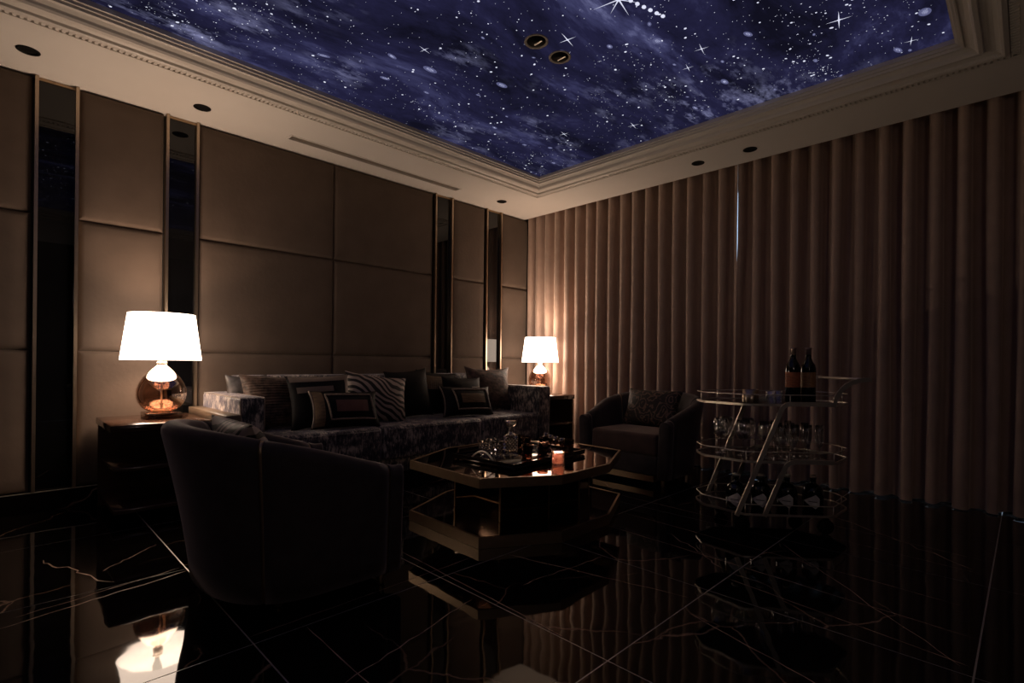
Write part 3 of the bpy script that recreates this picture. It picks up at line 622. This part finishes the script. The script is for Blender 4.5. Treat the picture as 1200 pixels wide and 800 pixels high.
# ------------------------------------------------------------------ cushions (local: stands on z=0, faces -y)
def psurf(w, h, d, u, v, side, pinch=.10, rib=None):
    X = w / 2 * u * (1 - pinch * (1 - v * v) * abs(u) ** 2); Z = h / 2 + h / 2 * v * (1 - pinch * (1 - u * u) * abs(v) ** 2)
    t = max(0.0, (1 - abs(u) ** 2.6) * (1 - abs(v) ** 2.6)) ** .55
    y = d / 2 * t
    if rib: y += rib[1] * t * sin(rib[0] * v)
    return (X, side * -y, Z)
def pillow_mb(w, h, d, n=18, pinch=.10, rib=None, nv=None):
    mb = MB()
    def mp(t): x = 2 * t - 1; return math.copysign(1 - (1 - abs(x)) ** 1.5, x) if abs(x) < 1 else x
    nv = nv or n
    for side in (1, -1):
        mb.grid(lambda a, b: psurf(w, h, d, mp(a), mp(b), side, pinch, rib), n, nv, True, flip=(side < 0))
    return mb
def cushion(label, loc, w, h, d, mat, lean=14, roll=0, rz=0, pinch=.10, rib=None, nv=None, name='throw_cushion'):
    t = thing(name, label, 'cushion', loc, 0, 'throw cushions')
    t.rotation_euler = (-radians(lean), radians(roll), radians(rz))
    obj('cover', pillow_mb(w, h, d, pinch=pinch, rib=rib, nv=nv), mat, t)
    return t
def surf_patch(t, name, w, h, d, u0, u1, v0, v1, mat, off=.004, n=10, pinch=.10):
    mb = MB(); mb.grid(lambda a, b: (lambda p: (p[0], p[1] - off, p[2]))(psurf(w, h, d, u0 + (u1 - u0) * a, v0 + (v1 - v0) * b, 1, pinch)), n, n, True)
    return obj(name, mb, mat, t)
def surf_line(t, name, w, h, d, uv, mat, r=.006, off=.004, closed=True, pinch=.10, seg=8):
    pts = []
    m = len(uv)
    for i in range(m if closed else m - 1):
        a = uv[i]; b = uv[(i + 1) % m]
        for k in range(seg):
            u = a[0] + (b[0] - a[0]) * k / seg; v = a[1] + (b[1] - a[1]) * k / seg
            p = psurf(w, h, d, u, v, 1, pinch); pts.append((p[0], p[1] - off, p[2]))
    if not closed:
        p = psurf(w, h, d, uv[-1][0], uv[-1][1], 1, pinch); pts.append((p[0], p[1] - off, p[2]))
    return obj(name, MB().tube(pts, r, 6, closed=closed), mat, t)
SZ = .474
c = cushion('small silver satin cushion tucked behind the left sofa arm', (-3.37, -.33, SZ), .30, .41, .12, M['silver'], 6, 0, 0)
c = cushion('wide ribbed brown velvet cushion at the left end of sofa', (-3.16, -.50, SZ), .62, .42, .20, M['pleat'], 16, 2, 3, rib=(62, .005), nv=90)
c = cushion('black satin cushion with taupe flanged edges, second from left on sofa', (-2.93, -.67, SZ), .50, .42, .13, M['black_satin'], 14, -2, -2)
surf_patch(c, 'flange', .50, .42, .13, -.95, .95, .74, .97, M['taupe']); surf_patch(c, 'flange', .50, .42, .13, .80, .97, -.5, .9, M['taupe']); surf_patch(c, 'flap', .50, .42, .13, -.80, .35, .30, .52, M['taupe'], .006)
def lumbar(label, loc, w, h, panelmat, endmat, lean, roll):
    c = cushion(label, loc, w, h, .14, M['black_satin'], lean, roll, 0)
    surf_line(c, 'braid', w, h, .14, [(-.52, -.62), (.80, -.62), (.72, .72), (-.62, .72)], M['braid'], .008)
    surf_patch(c, 'centre_panel', w, h, .14, -.36, .58, -.22, .40, panelmat)
    if endmat: surf_patch(c, 'end_panel', w, h, .14, -.97, -.68, -.93, .93, endmat)
    surf_line(c, 'piping', w, h, .14, [(-.985, -.97), (-.97, .97)], M['taupe'], .006, closed=False)
    return c
lumbar('long black lumbar cushion with rose centre panel and bronze end, front left on sofa', (-2.80, -.795, SZ), .58, .30, M['rose'], M['bronze_cloth'], 20, 2)
c = cushion('zebra striped cushion leaning in the middle of the sofa', (-2.44, -.61, SZ), .58, .42, .16, M['zebra'], 15, 7, -3)
c = cushion('plain black velvet cushion right of the zebra cushion', (-2.01, -.51, SZ), .46, .455, .14, M['black_satin'], 12, -4, 0)
c = cushion('black cushion with dotted tan patch behind the plain black one', (-1.66, -.395, SZ), .50, .43, .11, M['black_satin'], 8, 5, 0)
pt = surf_patch(c, 'tan_patch', .50, .43, .11, -.62, .25, .12, .78, M['bronze_cloth'])
dots = MB()
for i in range(7):
    for j in range(5):
        p = psurf(.50, .43, .11, -.42 + .095 * i, .18 + .075 * j, 1); dots.lathe([(0.0, .0), (.0055, .0), (.004, .003), (0, .003)], 8, (0, 0, 0), M=Matrix.Translation((p[0], p[1] - .004, p[2])) @ Matrix.Rotation(radians(90), 4, 'X'))
obj('dot_pattern', dots, M['taupe'], pt)['kind'] = 'stuff'
c = cushion('black cushion with a pale tan corner band behind the right lumbar cushion', (-1.42, -.535, SZ), .50, .38, .13, M['black_satin'], 12, 2, 0)
surf_patch(c, 'corner_band', .50, .38, .13, .30, .96, .18, .42, M['taupe'], .006)
lumbar('long black lumbar cushion with brown centre panel, front right on sofa', (-1.50, -.71, SZ), .64, .30, M['bronze_cloth'], None, 20, 2)
c = cushion('square crushed brown velvet cushion at the right end of sofa', (-.985, -.44, SZ), .60, .48, .17, M['crushed'], 10, 1, -6, pinch=.15)

# ================================================================== tub armchairs (local: faces +x)
def tub_chair(label, loc, rotz):
    t = thing('tub_armchair', label, 'armchair', loc, rotz, 'velvet tub armchairs')
    Wd, Xf, Xc, Rb = .385, .40, .04, .30
    def path(s):   # s 0..1 : -y arm front -> back -> +y arm front ; returns point, normal (outward)
        Ls = Xf - Xc; Lb = pi * (Wd + Rb) / 2; Lt = 2 * Ls + Lb; q = s * Lt
        if q < Ls: return Vector((Xf - q, -Wd)), Vector((0, -1))
        if q > Ls + Lb: return Vector((Xc + q - Ls - Lb, Wd)), Vector((0, 1))
        a = pi * (q - Ls) / Lb; e = .82
        cx_, sy_ = sin(a), -cos(a)
        p = Vector((Xc - Rb * abs(cx_) ** e, Wd * math.copysign(abs(sy_) ** e, sy_)))
        n_ = Vector((-cx_ * .9 - 0.0001, sy_)).normalized(); return p, n_
    Ltot = 2 * (Xf - Xc) + pi * (Wd + Rb) / 2
    def top(p): return .53 + .235 * max(0, min(1, (Xf - .04 - p.x) / (Xf + .30))) ** 1.05
    def lean(p): return .03 + .095 * max(0, (Xc + .22 - p.x) / (.22 + Rb))
    def section(s, th, zb=.07, inset=0.0, endk=1.0):
        p, n_ = path(s); h = top(p) - inset * .6; k = lean(p); th = th * endk; pts = []
        N_ = 7
        def pos(off, z):
            f = (z - zb) / (.76 - zb); o = k * (f ** 1.3) + off - inset * 0; q = p + n_ * o; return (q.x, q.y, z)
        ho = th / 2 - inset
        pts.append(pos(ho * .96, zb))
        for i in range(1, N_): pts.append(pos(ho, zb + (h - ho - zb) * i / (N_ - 1)))
        for i in range(1, 8):
            a = pi * i / 8; pts.append(pos(ho * cos(a), h - ho + ho * sin(a)))
        for i in range(N_ - 1, 0, -1): pts.append(pos(-ho, zb + (h - ho - zb) * i / (N_ - 1)))
        pts.append(pos(-ho * .96, zb)); return pts
    def sweep(s0, s1, n, th=.105, inset=0.0, r0=False, r1=False):
        secs = []
        for i in range(n + 1):
            f = i / n; s = s0 + (s1 - s0) * f; e = 1.0
            d0 = (s - s0) * Ltot; d1 = (s1 - s) * Ltot; R = .035
            if r0 and d0 < R: e = .45 + .55 * sqrt(max(0, 1 - (1 - d0 / R) ** 2))
            if r1 and d1 < R: e = .45 + .55 * sqrt(max(0, 1 - (1 - d1 / R) ** 2))
            secs.append(section(s, th, inset=inset, endk=e))
        m = len(secs[0]); vs = [q for sc_ in secs for q in sc_]; fs = []
        for i in range(n):
            for k in range(m): fs.append((i * m + k, i * m + (k + 1) % m, (i + 1) * m + (k + 1) % m, (i + 1) * m + k))
        fs.append(list(range(m))[::-1]); fs.append([n * m + k for k in range(m)])
        return MB().add(vs, fs, True)
    sA = .075 / Ltot; g = .014 / Ltot; sB = (Xf - Xc + .20) / Ltot
    obj('arm_pad', sweep(0.0, sA, 9, r0=True), M['chair'], t, fix=True)
    obj('arm_pad', sweep(1 - sA, 1.0, 9, r1=True), M['chair'], t, fix=True)
    obj('metal_band', sweep(sA, sA + g, 2, inset=.008), M['brass_dark'], t, fix=True); obj('metal_band', sweep(1 - sA - g, 1 - sA, 2, inset=.008), M['brass_dark'], t, fix=True)
    obj('arm', sweep(sA + g, sB, 10), M['chair'], t, fix=True); obj('arm', sweep(1 - sB, 1 - sA - g, 10), M['chair'], t, fix=True)
    obj('metal_band', sweep(sB, sB + g, 2, inset=.008), M['brass_dark'], t, fix=True); obj('metal_band', sweep(1 - sB - g, 1 - sB, 2, inset=.008), M['brass_dark'], t, fix=True)
    obj('backrest', sweep(sB + g, 1 - sB - g, 36), M['chair'], t, fix=True)
    obj('seat_cushion', MB().rbox(-.14, .375, -.325, .325, .24, .42, .035, 3), M['chair_seat'], t)
    obj('seat_frame', MB().rbox(-.14, .365, -.325, .325, .085, .238, .012, 2), M['chair'], t)
    obj('base_rail', MB().box(-.12, .372, -.30, .30, .035, .083), M['brass_dark'], t)
    for x in (.33, -.08):
        for y in (-.36 if x > 0 else -.27, .36 if x > 0 else .27): obj('leg', MB().lathe([(.014, 0), (.016, .005), (.018, .071 if x > 0 else .036)], 12, (x, y, 0)), M['brass_dark'], t)
    return t
TC = tub_chair('dark velvet tub armchair in the foreground seen from behind', (-3.82, -2.09, 0), 0)
dup(TC, (-.575, -2.055, 0), pi, 'dark velvet tub armchair by the curtain facing the coffee table')
c = cushion('dark floral print cushion in the armchair by the curtain', (-.58, -2.07, .424), .56, .36, .15, M['floral'], 20, 0, 0)
c.rotation_euler = (-radians(22), 0, radians(-90)); c.location = (-.52, -2.05, .424)
c = cushion('patterned dark cushion lying inside the foreground armchair', (-3.92, -2.06, .424), .54, .34, .15, M['zebra'], 22, 0, 0)
c.rotation_euler = (-radians(24), 0, radians(90)); c.location = (-3.86, -2.05, .424)

# ================================================================== coffee table
OCT = [(-2.88, -1.76), (-2.90, -2.44), (-2.50, -2.68), (-2.03, -2.67), (-1.54, -2.43), (-1.52, -1.90), (-1.92, -1.53), (-2.42, -1.535)]
tcx, tcy = -2.2, -2.1
octl = [(x - tcx, y - tcy) for x, y in OCT]
def off(poly, k): return [(x * k, y * k) for x, y in poly]
ct = thing('coffee_table', 'low octagonal bronze mirrored coffee table in front of the sofa', 'coffee table', (tcx, tcy, 0))
def rim(poly, z0, z1, k):
    mb = MB(); n_ = len(poly); a = poly; b = off(poly, k); vs = [(*p, z0) for p in a] + [(*p, z1) for p in a] + [(*p, z1) for p in b] + [(*p, z0) for p in b]
    fs = []
    for i in range(n_):
        j = (i + 1) % n_
        for q in range(4): fs.append((q * n_ + i, q * n_ + j, ((q + 1) % 4) * n_ + j, ((q + 1) % 4) * n_ + i))
    return mb.add(vs, fs)
TT = .374
obj('top_rim', rim(octl, TT - .052, TT, .975), M['brass_dark'], ct, fix=True)
obj('mirror_top', MB().prism(off(octl, .974), TT - .03, TT - .002), M['tabletop'], ct)
obj('base_rim', rim(octl, 0.001, .062, .975), M['brass_dark'], ct, fix=True)
obj('mirror_base', MB().prism(off(octl, .974), .02, .060), M['tablecore'], ct)
core = off(octl, .64); core = [(x + .02, y) for x, y in core]
for i in range(8):
    a, b = Vector(core[i]), Vector(core[(i + 1) % 8]); d = (b - a).normalized(); n_ = Vector((d.y, -d.x))
    obj('pedestal_panel', MB().prism([tuple(a + d * .006), tuple(b - d * .006), tuple(b - d * .010 + -n_ * -.012 * (-1)), tuple(a + d * .010 + n_ * .012 * (1))] if False else [tuple(a + d * .005), tuple(b - d * .005), tuple((b - d * .005) * .97), tuple((a + d * .005) * .97)], .062, TT - .052), M['tablecore'], ct)
    obj('corner_strip', MB().box(a.x - .004, a.x + .004, a.y - .004, a.y + .004, .062, TT - .052), M['brass_dark'], ct)
# serving tray on the table
tr = thing('serving_tray', 'large black lacquer serving tray with metal handles on coffee table', 'tray', (-2.26, -2.13, TT), radians(4))
tw_, td_ = .74, .52
obj('tray_base', MB().rbox(-tw_ / 2, tw_ / 2, -td_ / 2, td_ / 2, .004, .016, .003, 1), M['blackgloss'], tr)
for a in ((-tw_ / 2, tw_ / 2, -td_ / 2, -td_ / 2 + .012), (-tw_ / 2, tw_ / 2, td_ / 2 - .012, td_ / 2), (-tw_ / 2, -tw_ / 2 + .012, -td_ / 2 + .013, td_ / 2 - .013), (tw_ / 2 - .012, tw_ / 2, -td_ / 2 + .013, td_ / 2 - .013)):
    obj('tray_edge', MB().box(*a, .0165, .034), M['blackgloss'], tr)
for sx_ in (-1, 1):
    pts = [(sx_ * (tw_ / 2 - .006), -.09 + .18 * k / 12, .034 + .045 * sin(pi * k / 12)) for k in range(13)]
    obj('handle', MB().tube(pts, .005, 8), M['steel'], tr)
for sx_ in (-1, 1):
    for sy_ in (-1, 1): obj('foot', MB().box(sx_ * .33 - .01, sx_ * .33 + .01, sy_ * .22 - .01, sy_ * .22 + .01, 0, .004), M['steel'], tr)
TZ = TT + .0165
dc = thing('decanter', 'square cut crystal whisky decanter with stopper in the tray', 'decanter', (-2.215, -1.985, TZ), radians(45))
obj('body', MB().fluted([(.048, 0)] + [(.052, .006 + .0125 * k) for k in range(8)] + [(.046, .104), (.020, .112)], 14, .13, square=.75), M['cut'], dc)
obj('neck', MB().lathe([(.052, .105), (.030, .116), (.018, .122), (.017, .140), (.024, .143)], 16), M['cut'], dc)
obj('stopper', MB().lathe([(.012, .143), (.016, .150), (.020, .165), (.040, .180), (.043, .196), (.040, .203), (0, .204)], 8, smooth=False), M['cut'], dc)
tum = thing('whisky_tumbler', 'cut crystal tumbler left of decanter, nearest the sofa', 'glass', (-2.33, -1.93, TZ), 0, 'tumblers in the serving tray')
obj('bowl', MB().fluted([(.034, 0), (.036, .010), (.037, .024), (.038, .038), (.039, .052), (.040, .066), (.041, .088)], 10, .12), M['cut'], tum)
dup(tum, (-2.43, -1.955, TZ), 0, 'cut crystal tumbler at the far left corner of tray')
dup(tum, (-2.41, -2.06, TZ), 0, 'cut crystal tumbler left of the decanter, nearest the camera')
dt = thing('dark_tumbler', 'dark cut glass tumbler right behind the candle', 'glass', (-2.17, -2.24, TZ), 0, 'dark tumblers in the serving tray')
obj('bowl', MB().lathe([(0, .002), (.030, 0), (.033, .014), (.038, .085), (.0355, .085), (.030, .018), (0, .016)], 10, smooth=False), M['darkglass'], dt)
for p, lb in (((-2.10, -2.02), 'dark cut glass tumbler just right of the decanter'), ((-2.02, -2.12), 'dark cut glass tumbler in the middle of the tray right half'), ((-2.07, -1.93), 'dark cut glass tumbler at the sofa side of the tray'),
              ((-1.965, -2.295), 'dark cut glass tumbler at the near right corner of tray'), ((-2.34, -2.26), 'dark cut glass tumbler at the near edge left of the candle')):
    dup(dt, (*p, TZ), 0, lb)
# slim dark goblets on the right of the tray
gob = thing('dark_goblet', 'slim dark goblet on tray, nearest the candle of its row', 'glass', (-2.06, -2.31, TZ), 0, 'dark goblets in a row')
obj('bowl', MB().lathe([(0, .050), (.012, .052), (.019, .065), (.020, .105), (.018, .105), (.0165, .068), (0, .056)], 12), M['darkglass'], gob)
obj('stem', MB().lathe([(.018, 0), (.018, .003), (.005, .008), (.004, .049), (.010, .0505)], 12), M['darkglass'], gob)
for k, lb in enumerate(('slim dark goblet on tray, second of the row from the candle', 'slim dark goblet on tray, third of the row from the candle', 'slim dark goblet on tray, farthest of the row from the candle')):
    dup(gob, (-2.035 + .035 * k, -2.235 + .075 * k, TZ), 0, lb)
cn = thing('candle', 'lit pink candle in a clear glass on the coffee table', 'candle', (-2.295, -2.475, TT - .002))
obj('glass_jar', MB().lathe([(0, .001), (.038, 0), (.040, .006), (.040, .086), (.0385, .086), (.038, .010), (0, .008)], 28), M['glass'], cn)
obj('wax', MB().lathe([(0, .012), (.0365, .012), (.0365, .078), (.033, .079), (.029, .058), (0, .055)], 28), M['wax'], cn)
obj('wick', MB().lathe([(.0012, .055), (.0012, .063)], 6), M['ink'], cn)
obj('flame', MB().lathe([(0, .061), (.004, .065), (.0045, .071), (.002, .080), (0, .085)], 12), M['flame'], cn)
lp = MB()
Rm = Matrix.Rotation(YAW + pi - .25, 4, 'Z')
for (a, b, z0_, z1_) in ((-.008, -.006, .030, .048), (-.006, .006, .046, .048), (-.006, .006, .038, .040), (-.006, .006, .030, .032)): lp.box(.0402, .0410, a, b, z0_, z1_, Rm)
obj('label', lp, M['redink'], cn)
cl = bpy.data.lights.new('flame_light', 'POINT'); cl.energy = 18.0; cl.color = (1, .74, .50); cl.shadow_soft_size = .008
clo = bpy.data.objects.new('flame_light', cl); COL.objects.link(clo); clo.parent = cn; clo.location = (0, 0, .0715)

# ================================================================== bar cart (local: x along, -y towards the viewer)
CA = atan2(-.76, .65); CL = Vector((-1.262, -3.350, 0))
cart = thing('bar_cart', 'three tier brass and glass bar cart in front of the curtain', 'bar cart', CL, CA)
hl_, hd = .435, .265
octo = [(-.25, -hd), (.25, -hd), (hl_, -.06), (hl_, .10), (.27, hd), (-.27, hd), (-hl_, .10), (-hl_, -.06)]
def roundpoly(poly, r=.06, seg=4):
    out = []; n_ = len(poly)
    for i in range(n_):
        p = Vector(poly[i]); a = (Vector(poly[i - 1]) - p); b = (Vector(poly[(i + 1) % n_]) - p); rr = min(r, a.length * .45, b.length * .45)
        A_, B_ = p + a.normalized() * rr, p + b.normalized() * rr
        for k in range(seg + 1):
            t_ = k / seg; out.append(tuple(A_ * (1 - t_) ** 2 + p * 2 * t_ * (1 - t_) + B_ * t_ ** 2))
    return out
ro = roundpoly(octo, .03)
for z in (.125, .432, .765):
    ty = obj('tier', MB().prism(off(ro, .985), z - .008, z), M['blackgloss'], cart)
    obj('edge', rim(ro, z - .009, z + .004, .985), M['steel'], ty, fix=True)
    obj('gallery_rail', MB().tube([(x * .99, y * .99, z + .056) for x, y in ro], .0032, 6, closed=True), M['steel'], ty)
    for x, y in ((0, -hd), (.25, -hd), (-.25, -hd), (hl_, 0), (-hl_, 0), (0, hd), (.25, hd), (-.25, hd)): obj('post', MB().tube([(x * .985, y * .985, z + .004), (x * .985, y * .985, z + .055)], .003, 6), M['steel'], ty)
def bez(p0, p1, p2, n_=7): return [tuple(Vector(p0) * (1 - t) ** 2 + Vector(p1) * 2 * t * (1 - t) + Vector(p2) * t * t) for t in [k / n_ for k in range(n_ + 1)]]
for y in (-hd - .012, hd + .012):
    f1 = [(-.300, y, .118), (-.085, y, .66)] + bez((-.06, y, .725), (-.045, y, .770), (.0, y, .770))[0:] + [(.20, y, .770)] + bez((.235, y, .772), (.262, y, .90), (.400, y, .915)) + [(.435, y, .915)]
    obj('side_bar', MB().strip(f1, .0125, .006), M['steel'], cart)
    f2 = [(-.145, y, .118), (-.055, y, .345)] + bez((-.035, y, .395), (-.02, y, .437), (.04, y, .437)) + [(.24, y, .437)]
    obj('side_bar', MB().strip(f2, .0125, .006), M['steel'], cart)
obj('handle', MB().tube([(.425, -hd - .012, .915), (.425, hd + .012, .915)], .009, 10), M['steel'], cart)
for x in (-.24, .24):
    for y in (-.19, .19):
        cs = obj('caster', MB().lathe([(.040, -.012), (.044, -.008), (.044, .008), (.040, .012)], 18, M=Matrix.Translation((x, y, .0445)) @ Matrix.Rotation(radians(90), 4, 'X')), M['black'], cart)
        obj('fork', MB().box(x - .010, x + .010, y - .016, y + .016, .090, .116), M['blackgloss'], cs)
RC = Matrix.Translation(CL) @ Matrix.Rotation(CA, 4, 'Z')
def onc(x, y, z): p = RC @ Vector((x, y, z)); return (p.x, p.y, p.z)
Z0, Z1, Z2 = .1255, .4325, .7655
def wine(label, p, lab):
    t = thing('wine_bottle', label, 'bottle', p, CA - .50, 'wine bottles on the cart top'); t.scale = (1.1, 1.1, 1.12)
    obj('glass_body', MB().lathe([(0, .004), (.030, 0), (.0375, .006), (.0375, .185), (.034, .205), (.022, .225), (.0150, .243), (.0142, .290), (.0160, .292), (.0160, .300), (0, .300)], 28), M['bottle'], t)
    def fn(u, v): a = -pi / 2 - 1.35 + 2.7 * u; return (.0381 * cos(a), .0381 * sin(a), .085 + .082 * v)
    obj('label', MB().grid(fn, 16, 1), lab, t)
    obj('foil', MB().lathe([(.0146, .245), (.0150, .290), (.0166, .2925), (.0166, .3005), (0, .301)], 20), M['foil'], t)
    return t
wine('dark wine bottle with rust label on top of the cart, left of two', onc(.085, -.10, Z2), M['rustlabel'])
wine('dark wine bottle with tan label on top of the cart, right of two', onc(.180, -.09, Z2), M['tanlabel'])
cu = thing('brass_cup', 'polished brass cup on the left of the cart top', 'cup', onc(-.185, -.16, Z2))
obj('body', MB().lathe([(0, .001), (.044, 0), (.046, .004), (.046, .080), (.043, .080), (.043, .008), (0, .007)], 28), M['brass'], cu)
sg = thing('shot_tumbler', 'small clear tumbler on cart top beside the brass cup', 'glass', onc(-.055, -.13, Z2), 0, 'small tumblers on the cart top')
obj('bowl', MB().lathe([(0, .002), (.026, 0), (.030, .070), (.028, .070), (.024, .010), (0, .009)], 18), M['glass'], sg)
dup(sg, onc(.005, -.08, Z2), 0, 'small clear tumbler on cart top beside the wine bottles')
wg = thing('wine_glass', 'large round wine glass on middle tier, far left', 'glass', onc(-.30, .02, Z1), 0, 'wine glasses on the middle tier')
obj('bowl', MB().lathe([(.004, .095), (.022, .102), (.042, .125), (.050, .155), (.046, .190), (.038, .220), (.0365, .220), (.0445, .190), (.0485, .155), (.040, .126), (0, .103)], 24), M['glass'], wg)
obj('stem', MB().lathe([(.036, 0), (.035, .002), (.008, .007), (.0045, .020), (.0038, .08), (.006, .0945)], 16), M['glass'], wg)
for (x, y), lb in zip(((-.19, -.06), (-.235, .12), (-.12, .06), (-.08, -.13)), ('large round wine glass on middle tier, front left', 'large round wine glass on middle tier, back left', 'large round wine glass on middle tier behind the sloping bar', 'large round wine glass on middle tier beside the sloping bar')):
    dup(wg, onc(x, y, Z1), 0, lb)
fl = thing('champagne_flute', 'tall slim flute on middle tier, front row left', 'glass', onc(0.0, -.16, Z1), 0, 'champagne flutes on the middle tier')
obj('bowl', MB().lathe([(.004, .070), (.014, .080), (.023, .110), (.026, .150), (.024, .205), (.0228, .205), (.0245, .150), (.0215, .112), (0, .080)], 20), M['glass'], fl)
obj('stem', MB().lathe([(.032, 0), (.031, .002), (.007, .006), (.004, .016), (.0036, .055), (.005, .0695)], 16), M['glass'], fl)
fls = ((.075, -.15, 'front row second'), (.150, -.15, 'front row third'), (.225, -.14, 'front row right end'), (.02, -.05, 'middle row left'), (.10, -.04, 'middle row centre'), (.19, -.03, 'middle row right'), (.05, .07, 'back row left'), (.14, .09, 'back row right'))
for x, y, w_ in fls: dup(fl, onc(x, y, Z1), 0, 'tall slim flute on middle tier, ' + w_)
def liquor(label, p):
    t = thing('liquor_bottle', label, 'bottle', p, CA - .50, 'squat bottles on the bottom tier')
    obj('glass_body', MB().lathe([(0, .003), (.050, 0), (.056, .008), (.057, .115), (.050, .140), (.030, .158), (.017, .166), (.0155, .190), (.018, .191), (.018, .199), (0, .199)], 28), M['bottle'], t)
    kite = [(-.050, .0), (.018, .042), (.040, .020), (.040, -.020), (.018, -.042)]
    n0 = 8; vs = []; fs = []
    def wrap(x, z): a = -pi / 2 + x / .0577; return (.0577 * cos(a), .0577 * sin(a), .066 + z)
    top_ = lambda x: .042 * (x + .05) / .068 if x < .018 else .042 - .022 * (x - .018) / .022
    xs = [-.05 + .09 * k / 16 for k in range(17)]
    for x in xs: vs += [wrap(x, -max(.0004, top_(x))), wrap(x, max(.0004, top_(x)))]
    fs = [(2 * k, 2 * k + 2, 2 * k + 3, 2 * k + 1) for k in range(16)]
    lb_ = obj('label', MB().add(vs, fs, True), M['cream'], t)
    lv = []; xs2 = [-.02 + .046 * k / 8 for k in range(9)]
    def w2(x, z): a = -pi / 2 + x / .0577; return (.0580 * cos(a), .0580 * sin(a), .066 + z)
    for x in xs2: lv += [w2(x, -.0022), w2(x, .0022)]
    obj('label_print', MB().add(lv, [(2 * k, 2 * k + 2, 2 * k + 3, 2 * k + 1) for k in range(8)], True), M['ink'], lb_)
    obj('cap', MB().lathe([(.019, .1995), (.019, .212), (.016, .2135), (0, .2135)], 18), M['steel'], t)
    return t
lq = liquor('squat black bottle with kite shaped white label, leftmost on bottom tier', onc(-.262, -.15, Z0))
for x, lb in ((-.115, 'squat black bottle with kite shaped white label, second from left on bottom tier'), (.035, 'squat black bottle with kite shaped white label, third from left on bottom tier'), (.185, 'squat black bottle with kite shaped white label, rightmost on bottom tier')):
    dup(lq, onc(x, -.15, Z0), CA - .50, lb)
